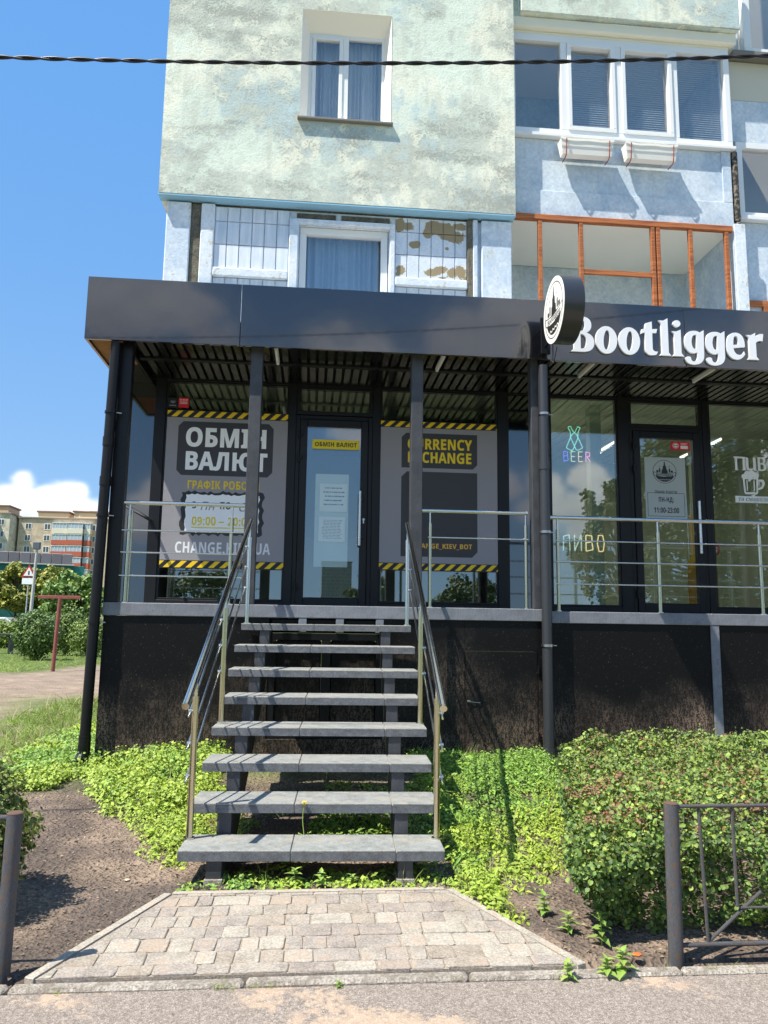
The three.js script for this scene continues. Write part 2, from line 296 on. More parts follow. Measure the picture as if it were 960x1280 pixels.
const pane = (x0, x1, y0, y1, z) => metric(soup(quad([x0, y0, z], [x1, y0, z], [x1, y1, z], [x0, y1, z])));
function curtain(x0, x1, y0, y1, z, folds, amp) { // hanging folds
  const n = folds * 8, T = [], P = (i) => { const t = i / n; return [mix(x0, x1, t), z + Math.sin(t * folds * Math.PI * 2 + Math.sin(t * 17) * 1.2) * amp + Math.sin(t * 41) * amp * 0.4]; };
  for (let i = 0; i < n; i++) { const [a, az] = P(i), [b, bz] = P(i + 1); T.push(...quad([a, y0, az], [b, y0, bz], [b, y1, bz], [a, y1, az])); }
  return metric(soup(T));
}
MAT.curtain = phys('#dfe4ea', 0.9, { transmission: 0.35, thickness: 0, side: THREE.DoubleSide });
MAT.roomdark = std('#a8a296', 0.9);
MAT.roomwall = std('#cfccc0', 0.9);
// upper storey: stucco wall with a splayed window
part(flats, 'upper_wall', wallShape(-2.05, 2.5, 6.84, 16, [[-0.335, 0.85, 7.99, 9.56]], -1.68, -1.4), MAT.stucco);
part(flats, 'gable_wall', bx(-2.05, -1.8, 6.84, 16, -12, -1.681), MAT.stucco);
part(flats, 'wall_edge', bx(-2.052, 2.502, 6.812, 6.838, -1.56, -1.403, 0.004), MAT.blueedge, null, 'blue painted lower edge of the stucco wall');
{
  const w = part(flats, 'window', (() => { const a = [-0.334, 0.849, 7.992, 9.558], b = [-0.235, 0.775, 8.06, 9.38], z = -1.395, y = -1.6, T = [];
    T.push(...quad([a[0], a[3], z], [b[0], b[3], y], [b[1], b[3], y], [a[1], a[3], z]), ...quad([a[0], a[2], z], [b[0], b[2], y], [b[0], b[3], y], [a[0], a[3], z]), ...quad([b[1], b[2], y], [a[1], a[2], z], [a[1], a[3], z], [b[1], b[3], y]), ...quad([a[1], a[2], z], [b[1], b[2], y], [b[0], b[2], y], [a[0], a[2], z])); return metric(soup(T)); })(), std('#f1ede4', 0.9, { side: THREE.DoubleSide }), null, 'two-leaf white window in a splayed reveal');
  part(w, 'frame', frameGeo(-0.24, 0.78, 8.055, 9.385, -1.66, -1.6, 0.045, [bx(0.215, 0.29, 8.1, 9.34, -1.66, -1.6)]), MAT.white);
  part(w, 'sash', frameGeo(-0.194, 0.214, 8.101, 9.339, -1.65, -1.585, 0.05), MAT.white);
  part(w, 'pane', pane(-0.15, 0.165, 8.15, 9.29, -1.62), MAT.homeglass);
  part(w, 'pane', pane(0.29, 0.735, 8.1, 9.34, -1.63), MAT.homeglass);
  part(w, 'curtain', curtain(-0.22, 0.2, 8.0, 9.4, -1.76, 7, 0.018), MAT.curtain);
  part(w, 'curtain', curtain(0.24, 0.78, 8.0, 9.4, -1.76, 9, 0.018), MAT.curtain);
  part(w, 'sill', bx(-0.36, 0.875, 7.955, 7.988, -1.6, -1.345, 0.006), MAT.sillgrey);
  part(flats, 'room_back', bx(-1.79, 2.299, 6.84, 10.2, -3.4, -3.3), MAT.roomdark);
  part(flats, 'floor_slab', bx(-1.79, 2.299, 9.75, 9.95, -3.299, -1.682), MAT.cream);
}
// lower storey: recessed blue wall with tiled panels either side of a wide window
part(flats, 'lower_wall', wallShape(-1.96, 2.47, 4.5, 6.79, [[-0.29, 0.86, 5.0, 6.6]], -1.75, -1.57), MAT.bluewash);
part(flats, 'pilaster', bx(-1.96, -1.66, 4.6, 6.79, -1.569, -1.5, 0.012), MAT.bluewash);
part(flats, 'open_joint', bx(-1.659, -1.531, 4.6, 6.79, -1.569, -1.528, 0.01), MAT.joint, null, 'bare brown mortar joint beside the pilaster');
part(flats, 'panel_rib', bx(-1.53, -1.362, 4.6, 6.79, -1.569, -1.5, 0.012), MAT.bluewash);
part(flats, 'pilaster', bx(2.07, 2.47, 4.6, 6.79, -1.569, -1.5, 0.012), MAT.bluewash);
part(flats, 'open_joint', bx(1.885, 1.955, 4.6, 6.79, -1.569, -1.51, 0.01), MAT.joint);
part(flats, 'panel_rib', bx(1.956, 2.02, 4.6, 6.79, -1.569, -1.5, 0.01), MAT.bluewash);
for (const [x0, x1] of [[-0.42, -0.3], [0.87, 0.94]]) part(flats, 'panel_rib', bx(x0, x1, 4.6, 6.66, -1.569, -1.5, 0.012), MAT.bluewash);
part(flats, 'panel_rib', bx(-0.42, 0.94, 6.601, 6.665, -1.568, -1.503, 0.01), MAT.bluewash);
for (const [x0, x1] of [[-0.33, 0.17], [0.24, 0.87]]) part(flats, 'open_joint', bx(x0, x1, 6.69, 6.76, -1.569, -1.55, 0.006), MAT.joint);
for (const [x0, x1, worn] of [[-1.36, -0.422, 0], [0.942, 1.883, 1]]) {
  part(flats, 'panel_ledge', bx(x0, x1, 5.83, 5.945, -1.569, -1.5, 0.012), MAT.bluewash);
  const w = (x1 - x0) / 6;
  for (const [y0, y1] of [[6.585, 6.775], [6.275, 6.575], [5.955, 6.265], [5.53, 5.822], [5.225, 5.52]]) for (let k = 0; k < 6; k++) {
    const a = x0 + k * w + 0.005, b = a + w - 0.01, t = R(0, 0.004), g = bx(a, b, y0, y1, -1.569, -1.545 + t, 0.004);
    if (worn) { const p = g.attributes.position, uv = g.attributes.uv; for (let i = 0; i < p.count; i++) uv.setXY(i, (p.getX(i) - x0) / (x1 - x0), (p.getY(i) - 5.45) / 1.33); }
    part(flats, 'tile', g, worn ? MAT.worntile : MAT.tile);
  }
}
{
  const w = part(flats, 'window', frameGeo(-0.285, 0.85, 5.02, 6.595, -1.7, -1.6, 0.085), MAT.white, null, 'wide white window half hidden behind the canopy');
  part(w, 'pane', pane(-0.19, 0.72, 5.08, 6.495, -1.66), MAT.homeglass);
  part(w, 'curtain', curtain(-0.26, 0.8, 5.0, 6.6, -1.82, 13, 0.02), phys('#b9d0e8', 0.9, { transmission: 0.3, thickness: 0, side: THREE.DoubleSide }));
  part(flats, 'room_back', bx(-1.7, 2.3, 4.6, 6.7, -3.4, -3.3), MAT.roomdark);
}
part(flats, 'gable_wall', bx(-1.96, -1.7, 4.5, 6.83, -12, -1.751), MAT.bluewash);
part(flats, 'floor_slab', bx(-1.79, 2.49, 6.72, 6.835, -12, -1.76), MAT.cream);
part(flats, 'party_wall', bx(2.3, 2.495, 4.5, 16, -12, -1.76), MAT.bluewash);
part(flats, 'building_core', bx(-1.79, 13, 4.6, 16, -12, -3.45), MAT.bluewash);
// balconies
{
  const g = part(flats, 'balcony', merge([bx(2.52, 5.6, 6.965, 8.09, -1.72, -1.62, 0.01), bx(2.521, 5.601, 6.966, 7.33, -1.619, -1.6, 0.008), bx(5.47, 5.602, 7.331, 8.088, -1.619, -1.6, 0.008)]), MAT.blueplaster, null, 'glazed balcony with white frames and blue parapet');
  const fr = [bx(2.53, 5.65, 8.141, 8.24, -1.7, -1.6), bx(2.53, 5.65, 9.555, 9.66, -1.7, -1.6)];
  for (const [a, b] of [[2.53, 2.57], [3.21, 3.3], [3.98, 4.07], [4.8, 4.885], [5.57, 5.65]]) fr.push(bx(a, b, 8.241, 9.554, -1.7, -1.6));
  part(g, 'frame', merge(fr), MAT.white);
  for (const [a, b] of [[3.302, 3.978], [4.072, 4.798]]) part(g, 'sash', frameGeo(a, b, 8.242, 9.553, -1.69, -1.58, 0.055), MAT.white);
  for (const [a, b] of [[2.57, 3.21], [3.35, 3.93], [4.12, 4.75], [4.885, 5.57]]) part(g, 'pane', pane(a, b, 8.25, 9.55, -1.66), MAT.homeglass);
  for (const [a, b] of [[3.34, 3.94], [4.11, 4.76], [4.89, 5.56]]) {
    const sl = []; for (let y = 8.26; y < 9.54; y += 0.033) { const s = bx(a, b, -0.001, 0.001, -0.014, 0.014, 0.0002); s.rotateX(0.9); s.translate(0, y, -1.74); sl.push(s); }
    part(g, 'blind', merge(sl), std('#d3d6da', 0.7));
  }
  part(g, 'sill', bx(2.52, 5.66, 8.092, 8.139, -1.72, -1.54, 0.006), MAT.white);
  part(g, 'inner_wall', bx(2.5, 5.7, 8.0, 9.9, -3.05, -2.9), MAT.blueplaster);
  part(g, 'side_wall', bx(5.56, 5.66, 8.1, 9.66, -2.9, -1.71), MAT.bluewash);
  const u = part(flats, 'balcony', merge([bx(2.62, 5.76, 9.86, 11.0, -1.56, -1.45, 0.012), bx(2.503, 2.619, 9.86, 11.0, -1.66, -1.56, 0.01)]), MAT.stucco, null, 'cream stucco parapet of the balcony above');
  part(u, 'slab', bx(2.502, 5.75, 9.7, 9.858, -2.899, -1.53, 0.02), MAT.cream);
  part(u, 'lintel', bx(2.505, 5.66, 9.661, 9.699, -2.899, -1.6, 0.003), MAT.cream);
  const l = part(flats, 'loggia', bx(2.5, 5.56, 6.915, 6.964, -2.95, -1.64, 0.004), std('#e9e6dc', 0.9), null, 'open loggia with white ceiling behind a bare timber frame');
  part(l, 'back_wall', bx(2.5, 5.6, 4.5, 6.914, -3.05, -2.951), MAT.blueplaster);
  part(l, 'side_wall', bx(5.56, 5.72, 4.5, 6.964, -2.95, -1.58), MAT.blueplaster);
  part(l, 'window_head', bx(3.0, 4.05, 5.95, 6.1, -2.948, -2.9), std('#1d2c3c', 0.6));
  part(l, 'timber_beam', bx(2.51, 5.55, 6.88, 6.96, -1.62, -1.55, 0.006), MAT.wood);
  for (const x of [2.87, 3.43, 4.42, 4.495, 4.95, 5.46]) part(l, 'timber_post', bx(x - 0.027, x + 0.027, 5.0, 6.879, -1.61, -1.555, 0.004), MAT.wood);
  part(l, 'timber_rail', bx(3.458, 4.392, 6.16, 6.225, -1.6, -1.56, 0.004), MAT.wood);
  part(flats, 'corner_strip', bx(5.575, 5.735, 5.0, 7.0, -1.579, -1.56, 0.006), MAT.bluewash);
  part(flats, 'tar_joint', merge([bx(5.625, 5.70, 7.05, 8.1, -1.66, -1.58, 0.02), bx(5.62, 5.69, 6.82, 7.04, -1.66, -1.57, 0.02)]), std('#ffffff', 0.9, { map: size(dataTex(256, 256, (i, x, y) => { const k = F16[y * 2 * N + x * 2]; return mixc([48, 46, 44], [120, 112, 102], step(0.45, 0.6, k)); }), 0.5) }));
  // the next bay
  const n = part(flats, 'next_bay', merge([bx(5.73, 13, 4.5, 7.14, -1.95, -1.75, 0.01), bx(5.73, 13, 8.35, 9.0, -1.95, -1.75, 0.01)]), MAT.blueplaster, null, 'blue wall with white framed windows beyond the balcony');
  part(n, 'window_frame', frameGeo(5.77, 7.4, 7.2, 8.349, -1.85, -1.74, 0.09), MAT.white);
  part(n, 'pane', pane(5.86, 7.31, 7.29, 8.26, -1.8), MAT.homeglass);
  part(n, 'sill', bx(5.74, 7.5, 7.141, 7.199, -1.9, -1.66, 0.005), MAT.white);
  part(n, 'room_back', bx(5.74, 12.9, 4.5, 16, -2.6, -2.5), MAT.roomdark);
  part(n, 'soffit', bx(5.735, 13, 9.0, 9.62, -1.96, -1.76, 0.01), std('#cfcabb', 0.9));
  part(n, 'window_frame', frameGeo(5.95, 7.6, 9.68, 11, -1.8, -1.68, 0.11), MAT.white);
  part(n, 'pane', pane(6.06, 7.5, 9.79, 10.9, -1.74), MAT.homeglass);
  part(n, 'sill', bx(5.73, 7.7, 9.621, 9.679, -1.9, -1.6, 0.005), MAT.sillgrey);
  part(n, 'upper_wall', bx(7.7, 13, 7.141, 16, -1.95, -1.76, 0.01), MAT.blueplaster);
  part(n, 'pilaster', bx(5.7, 5.94, 9.0, 16, -1.96, -1.8, 0.01), MAT.bluewash);
  part(n, 'timber_rail', bx(5.76, 6.6, 5.9, 5.98, -1.749, -1.7, 0.004), MAT.wood);
  part(n, 'timber_post', bx(6.02, 6.09, 5.0, 5.899, -1.748, -1.7, 0.004), MAT.wood);
}
// two flower boxes hooked on the balcony
for (const [x, ends] of [[3.49, 'empty white plastic flower box on the balcony, beside the plain fixed pane'], [4.38, 'empty white plastic flower box on the balcony, the one nearer the tarred wall joint']]) {
  const b = thing('flower_box', ends, 'flower box', [x, 7.77, -1.475], 0, 'flower boxes hung under the balcony windows');
  const L = 0.36, H = 0.23, T = [], n = 12, prof = (s, t) => { const sag = 0.02 * Math.sin(t * Math.PI); return s; };
  for (let i = 0; i < n; i++) { const t0 = i / n, t1 = (i + 1) / n, X = (t, k) => mix(-L * k, L * k, t), sag = (t) => -0.028 * Math.sin(t * Math.PI) - 0.01 * Math.sin(t * 9);
    const ring = (t) => [[X(t, 0.93), 0, -0.07], [X(t, 0.93), 0, 0.06], [X(t, 0.97), 0.1, 0.075], [X(t, 0.965), 0.105, 0.082], [X(t, 1), H - 0.035 + sag(t), 0.09], [X(t, 1.02), H - 0.03 + sag(t), 0.1], [X(t, 1.02), H + sag(t), 0.1], [X(t, 1), H + sag(t), 0.085], [X(t, 0.95), 0.04, 0.05], [X(t, 0.95), 0.04, -0.06], [X(t, 1), H, -0.085], [X(t, 1.02), H, -0.1]];
    const a = ring(t0), c = ring(t1); for (let k = 0; k < a.length - 1; k++) T.push(...quad(a[k], c[k], c[k + 1], a[k + 1])); T.push(...quad(a[11], c[11], c[0], a[0])); }
  for (const s of [-1, 1]) T.push(...quad([s * L * 0.93, 0, -0.07], [s * L * 0.93, 0, 0.06], [s * L, H - 0.02, 0.09], [s * L, H - 0.02, -0.09]));
  for (let i = 2; i < T.length; i += 3) T[i] *= 0.8;
  part(b, 'trough', metric(soup(T)), std('#f0ece4', 0.6, { side: THREE.DoubleSide }));
  for (const s of [-0.29, 0.3]) part(b, 'bracket', tube([[s, 0.2, 0.088], [s, 0.15, 0.085], [s, 0.07, 0.075], [s, 0.0, 0.062], [s, -0.03, 0.045], [s, -0.03, -0.1]], 0.007, 24, 6), std('#8c3b2c', 0.7));
}
// twisted overhead cable, sagging across in front of the facade
{
  const P = (t) => new THREE.Vector3(mix(-30, 30, t), 5.505 + 0.083 * mix(-30, 30, t) + 0.007 * mix(-30, 30, t) ** 2, 2.75);
  const c = thing('overhead_cable', 'black twisted overhead cable strung across in front of the facade', 'cable');
  for (const ph of [0, Math.PI]) { const pts = []; for (let i = 0; i <= 900; i++) { const p = P(0.3 + 0.4 * i / 900), a = i / 900 * 24 * 2 * Math.PI / 0.36 + ph; p.y += Math.cos(a) * 0.0075; p.z += Math.sin(a) * 0.0075; pts.push(p); }
    part(c, 'strand', new THREE.TubeGeometry(new THREE.CatmullRomCurve3(pts), 1800, 0.0078, 7), ph ? std('#17171a', 0.45) : std('#202028', 0.4)); }
}

// ---------------------------------------------------------------- the shop front: plinth, platform, posts, canopy, glazing
const shop = thing('shop_building', 'black shop front on a high plinth with a deep canopy', 'shop');
const GZ = -1.35;
// plinth and platform edge
part(shop, 'plinth_wall', merge([bx(-2.02, -0.42, -0.3, 1.588, -0.2, -0.02, 0.002), bx(0.72, 1.545, -0.3, 1.588, -0.2, -0.02, 0.002), bx(1.545, 2.3, -0.3, 0.27, -0.2, -0.02, 0.001), bx(1.545, 2.3, 1.285, 1.588, -0.2, -0.02, 0.001), bx(2.3, 13, -0.3, 1.588, -0.2, -0.02, 0.002), bx(-0.42, 0.72, -0.3, 0.42, -0.2, -0.021, 0.002)]), MAT.plinth);
part(shop, 'plinth_side', bx(-2.02, -1.97, -0.3, 1.588, -12, -0.201, 0.002), MAT.plinth);
{
  const h = part(shop, 'access_hatch', bx(1.551, 2.294, 0.276, 1.279, -0.19, -0.018, 0.003), MAT.plinth, null, 'flush access hatch in the plinth');
  for (const y of [0.45, 1.1]) part(h, 'hinge', rod([2.3, y - 0.04, -0.012], [2.3, y + 0.04, -0.012], 0.01, 8), MAT.blackpaint);
  part(h, 'latch', bx(1.565, 1.6, 0.78, 0.8, -0.017, 0.0, 0.003), MAT.steeldull);
  part(h, 'latch_tail', rod([1.6, 0.785, -0.005], [1.7, 0.775, -0.008], 0.003, 6), MAT.steeldull);
}
{ // double door to the cellar behind the stairs
  const d = part(shop, 'cellar_door', frameGeo(-0.42, 0.72, 0.421, 1.44, -0.16, -0.03, 0.07, [bx(0.105, 0.195, 0.491, 1.37, -0.16, -0.03)]), MAT.blackpaint, null, 'black two-leaf cellar door behind the stairs');
  for (const [a, b] of [[-0.35, 0.105], [0.195, 0.65]]) part(d, 'leaf', bx(a + 0.002, b - 0.002, 0.493, 1.368, -0.15, -0.08, 0.01), MAT.plinth);
  for (const [a, b] of [[-0.40, -0.13], [-0.05, 0.24], [0.33, 0.64]]) part(d, 'top_panel', bx(a, b, 1.46, 1.575, -0.16, -0.05, 0.006), MAT.plinth);
  part(d, 'backing', bx(-0.42, 0.72, 1.441, 1.588, -0.2, -0.161), MAT.blackpaint);
}
part(shop, 'platform_edge', merge([bx(-2.03, 2.42, 1.59, 1.715, -0.06, 0, 0.005), bx(2.423, 13, 1.575, 1.695, -0.06, 0, 0.005)]), MAT.greypaint);
for (const x of [-0.09, 0.28, 0.68]) part(shop, 'edge_bracket', bx(x - 0.04, x + 0.04, 1.45, 1.589, -0.049, -0.004, 0.004), MAT.greypaint);
part(shop, 'plinth_mullion', bx(4.14, 4.235, -0.2, 1.574, -0.019, -0.004, 0.003), MAT.greypaint);
part(shop, 'platform_floor', bx(-2.02, 13, 1.6, 1.694, -1.3, -0.061, 0.002), MAT.steptile);
for (const [x, w] of [[-0.64, 0.062], [1.04, 0.062], [2.3, 0.04]]) part(shop, 'canopy_post', bx(x - w, x + w, 1.716, 4.5, -0.125, -0.002, 0.006), MAT.post);
part(shop, 'canopy_post', bx(-2.035, -1.9, 1.716, 4.5, -0.14, -0.02, 0.006), MAT.blackpaint);
part(shop, 'canopy_post', bx(9.6, 9.72, 1.716, 4.5, -0.125, -0.002, 0.006), MAT.post);
part(shop, 'canopy_post', bx(6.1, 6.22, 1.716, 4.5, -0.125, -0.002, 0.006), MAT.post);
// canopy
for (const [a, b] of [[-2.35, -0.812], [-0.808, 2.468]]) part(shop, 'fascia_panel', bx(a, b, 4.335, 4.995, 0.085, 0.12, 0.003), MAT.fascia);
for (const [a, b] of [[2.472, 3.938], [3.942, 5.6], [5.604, 7.5], [7.504, 10.2], [10.204, 13]]) part(shop, 'fascia_panel', bx(a, b, 4.325, 5.0, 0.088, 0.123, 0.003), MAT.fascia);
part(shop, 'fascia_return', bx(-2.35, -2.32, 4.335, 4.995, -1.6, 0.084, 0.003), MAT.fascia);
part(shop, 'canopy_roof', bx(-2.318, 13, 4.52, 4.6, -1.49, 0.083, 0.002), std('#a3a5a6', 0.7));
part(shop, 'eaves_board', bx(-2.318, -2.0, 4.36, 4.385, -0.7, 0.083, 0.003), MAT.ply);
part(shop, 'eaves_board', bx(-2.318, -2.0, 4.36, 4.385, -1.5, -0.703, 0.003), MAT.blackpaint);
part(shop, 'eaves_board', bx(-1.998, -1.97, 4.36, 4.51, -1.5, 0.05, 0.003), MAT.blackpaint);
part(shop, 'soffit_backing', bx(-1.96, 13, 4.462, 4.5, -1.3, 0.08, 0.002), std('#1c1b1a', 0.7));
for (let k = 0; k < 148; k++) { const x = -1.9 + k * 0.1; part(shop, 'soffit_slat', bx(x, x + 0.07, 4.405, 4.445, -1.29, 0.078, 0.003), MAT.soffit); }
part(shop, 'soffit_beam', bx(-1.96, 13, 4.39, 4.46, -0.64, -0.56, 0.003), MAT.blackpaint);
// glazing bars
const mull = (a, b, y0 = 1.695, y1 = 4.5) => bx(a, b, y0, y1, GZ - 0.07, GZ + 0.02, 0.004);
part(shop, 'glazing_frame', merge([mull(-1.925, -1.8), mull(-0.345, -0.25), mull(0.675, 0.77), mull(2.22, 2.36), mull(2.7, 2.88), mull(3.752, 3.895), mull(4.865, 4.95), mull(6.4, 6.5), mull(-2.3, -2.27), bx(-2.27, 13, 4.4, 4.52, GZ - 0.068, GZ + 0.018, 0.003)].concat([[-1.799, -0.346], [0.771, 2.219], [2.881, 3.751], [4.951, 6.399]].map(([a, b]) => bx(a, b, 1.695, 1.785, GZ - 0.068, GZ + 0.016, 0.004)))), MAT.frame);
const panes = (p, x0, x1, y0, y1) => { part(p, 'pane', pane(x0, x1, y0, y1, GZ), MAT.glass); part(p, 'inner_pane', pane(x0, x1, y0, y1, GZ - 0.03), MAT.glass); };
for (const [a, b, l] of [[-1.8, -0.345, 'shop window under the Ukrainian exchange poster'], [0.77, 2.22, 'shop window under the English exchange poster'], [2.88, 3.752, 'shop window with neon signs'], [4.95, 6.4, 'shop window with white beer lettering']]) {
  const w = part(shop, 'shop_window', frameGeo(a + 0.001, b - 0.001, 1.786, 4.399, GZ - 0.05, GZ + 0.006, 0.022, [], 0.002), MAT.frame, null, l); panes(w, a + 0.02, b - 0.02, 1.8, 4.38);
}
for (const [a, b] of [[-2.268, -1.927], [2.362, 2.698], [6.502, 12.9]]) part(shop, 'dark_panel', bx(a, b, 1.696, 4.399, GZ - 0.04, GZ - 0.005, 0.003), MAT.blackglass, null, 'glossy black glass panel mirroring the sky');
// doors: frame, leaf, glass, hinges, long pull handle
function door(x0, x1, top, label, hx, side) {
  const d = part(shop, 'door', merge([bx(x0, x0 + 0.05, 1.695, top, GZ - 0.07, GZ + 0.012), bx(x1 - 0.05, x1, 1.695, top, GZ - 0.07, GZ + 0.012), bx(x0 + 0.05, x1 - 0.05, top - 0.05, top, GZ - 0.07, GZ + 0.012), bx(x0 + 0.05, x1 - 0.05, 1.695, 1.72, GZ - 0.07, GZ + 0.012)]), MAT.frame, null, label);
  const a = x0 + 0.054, b = x1 - 0.054, y0 = 1.724, y1 = top - 0.054, w = 0.085;
  part(d, 'leaf', merge([bx(a, a + w, y0, y1, GZ - 0.05, GZ + 0.03, 0.006), bx(b - w, b, y0, y1, GZ - 0.05, GZ + 0.03, 0.006), bx(a + w, b - w, y1 - w, y1, GZ - 0.05, GZ + 0.03, 0.006), bx(a + w, b - w, y0, y0 + w + 0.03, GZ - 0.05, GZ + 0.03, 0.006)]), MAT.frame);
  part(d, 'pane', pane(a + w, b - w, y0 + w, y1 - w, GZ + 0.004), MAT.glass); part(d, 'inner_pane', pane(a + w, b - w, y0 + w, y1 - w, GZ - 0.03), MAT.glass);
  for (const y of [1.95, 3.5, 3.79]) part(d, 'hinge', merge([rod([x0 + 0.045, y - 0.05, GZ + 0.045], [x0 + 0.045, y + 0.05, GZ + 0.045], 0.014, 10), bx(x0 + 0.05, x0 + 0.09, y - 0.018, y + 0.018, GZ + 0.031, GZ + 0.045, 0.003)]), MAT.blackpaint);
  const hy0 = 2.45, hy1 = 3.1, z = GZ + 0.11;
  part(d, 'handle', merge([rod([hx, hy0, z], [hx, hy1, z], 0.016, 14), rod([hx, hy0 + 0.1, z], [hx + side, hy0 + 0.1, GZ + 0.03], 0.01, 10), rod([hx, hy1 - 0.1, z], [hx + side, hy1 - 0.1, GZ + 0.03], 0.01, 10)]), MAT.steel);
  part(d, 'lock', merge([rod([b - 0.04, 2.77, GZ + 0.03], [b - 0.04, 2.77, GZ + 0.045], 0.014, 12), bx(b - 0.048, b - 0.032, 2.72, 2.77, GZ + 0.03, GZ + 0.042, 0.003)]), MAT.steeldull);
  return d;
}
const door1 = door(-0.25, 0.675, 4.03, 'glazed black shop door of the currency exchange', 0.53, 0.06);
const door2 = door(3.895, 4.865, 4.04, 'glazed black shop door with printed opening hours', 4.73, 0.05);
for (const [a, b] of [[-0.25, 0.675], [3.895, 4.865]]) { const t = part(shop, 'transom', frameGeo(a, b, 4.041, 4.399, GZ - 0.06, GZ + 0.01, 0.045), MAT.frame); panes(t, a + 0.045, b - 0.045, 4.086, 4.354); }
part(door2, 'inner_handle', rod([4.69, 2.4, GZ - 0.13], [4.69, 3.1, GZ - 0.13], 0.013, 12), MAT.steel);
// rooms behind the glass
{
  const rooms = [[-2.2, 2.74, '#c9c8bd'], [2.8, 7.4, '#d9e0d2']];
  for (const [a, b, c] of rooms) {
    const m = std(c, 0.85), r = part(shop, 'shop_room', merge([bx(a, b, 1.6, 4.52, -5.6, -5.5), bx(a, a + 0.06, 1.6, 4.52, -5.499, GZ - 0.08), bx(b - 0.06, b, 1.6, 4.52, -5.499, GZ - 0.08)]), m);
    part(r, 'floor', bx(a + 0.061, b - 0.061, 1.6, 1.69, -5.49, -1.302), std('#8b8a84', 0.5));
    part(r, 'ceiling', merge([bx(a + 0.061, b - 0.061, 4.45, 4.52, -5.49, GZ - 0.081)]), m);
    for (let x = a + 0.1; x < b - 0.2; x += 0.16) part(r, 'ceiling_slat', bx(x, x + 0.13, 4.43, 4.449, -5.4, GZ - 0.09, 0.003), m);
  }
  part(shop, 'counter', bx(-1.9, 2.4, 1.691, 2.75, -3.3, -3.1), std('#b9b4a8', 0.6));
  part(shop, 'column', bx(5.15, 5.35, 1.691, 4.429, -2.3, -2.1), std('#b8c2b4', 0.8));
  part(shop, 'column', bx(3.55, 3.7, 1.691, 4.429, -1.9, -1.75), std('#b8c2b4', 0.8));
}

// ---------------------------------------------------------------- open stair of tiled treads on two saw-tooth stringers
const STAIR = [0.155, 0, 0.035], TURN = -2.3 * Math.PI / 180, RUN = 0.36, RISE = 0.19;
const treadZ = (i) => 2.88 - RUN * i, treadY = (i) => 0.2 + RISE * i;   // front edge and top of tread i
const stair = thing('staircase', 'open stair of eight grey tiled treads up to the exchange door', 'stairs', STAIR, TURN);
{
  const joints = [-0.8, -0.135, 0.485, 0.8];
  for (let i = 0; i < 8; i++) {
    const z1 = treadZ(i), z0 = z1 - RUN + 0.004, y = treadY(i), ex = [-0.005, 0, -0.005, 0, -0.02, 0, 0.006, 0][i], L = -0.8 - ex, Rr = 0.8 + ex;
    const t = part(stair, 'tread', bx(L + 0.006, Rr - 0.006, y - 0.055, y - 0.012, z0 + 0.004, z1 - 0.012, 0.002), MAT.grout);
    const js = [L, joints[1] + R(-0.02, 0.02), joints[2] + R(-0.02, 0.02), Rr];
    for (let k = 0; k < 3; k++) {
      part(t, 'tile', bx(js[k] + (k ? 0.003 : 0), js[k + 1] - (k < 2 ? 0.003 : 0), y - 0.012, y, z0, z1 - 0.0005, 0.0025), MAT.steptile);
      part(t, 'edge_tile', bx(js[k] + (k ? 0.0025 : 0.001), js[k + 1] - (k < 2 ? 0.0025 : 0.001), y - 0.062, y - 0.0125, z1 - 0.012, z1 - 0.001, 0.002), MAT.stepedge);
    }
  }
  for (const x of [-0.58, 0.56]) { // saw-tooth stringer cut from box steel
    const pts = [], w = 0.085; // in z, y
    pts.push([treadZ(0) - 0.03, -0.12]);
    for (let i = 0; i < 8; i++) { pts.push([treadZ(i) - 0.018, treadY(i) - 0.063]); if (i < 7) pts.push([treadZ(i + 1) - 0.018, treadY(i) - 0.063]); }
    pts.push([0.02, treadY(7) - 0.063], [0.02, treadY(7) - 0.26]);
    pts.push([treadZ(0) - 0.5, 0.02], [treadZ(0) - 0.16, -0.02], [treadZ(0) - 0.16, -0.12]);
    const s = new THREE.Shape(pts.map(([z, y]) => new THREE.Vector2(-z, y))), g = new THREE.ExtrudeGeometry(s, { depth: w, bevelEnabled: true, bevelSize: 0.003, bevelThickness: 0.003, bevelSegments: 1 });
    g.translate(0, 0, -w / 2); g.rotateY(Math.PI / 2); g.translate(x, 0, 0);
    part(stair, 'stringer', metric(g), MAT.post);
    part(stair, 'footing', bx(x - 0.055, x + 0.055, -0.12, 0.035, treadZ(0) - 0.18, treadZ(0) - 0.01, 0.004), MAT.kerb);
  }
}
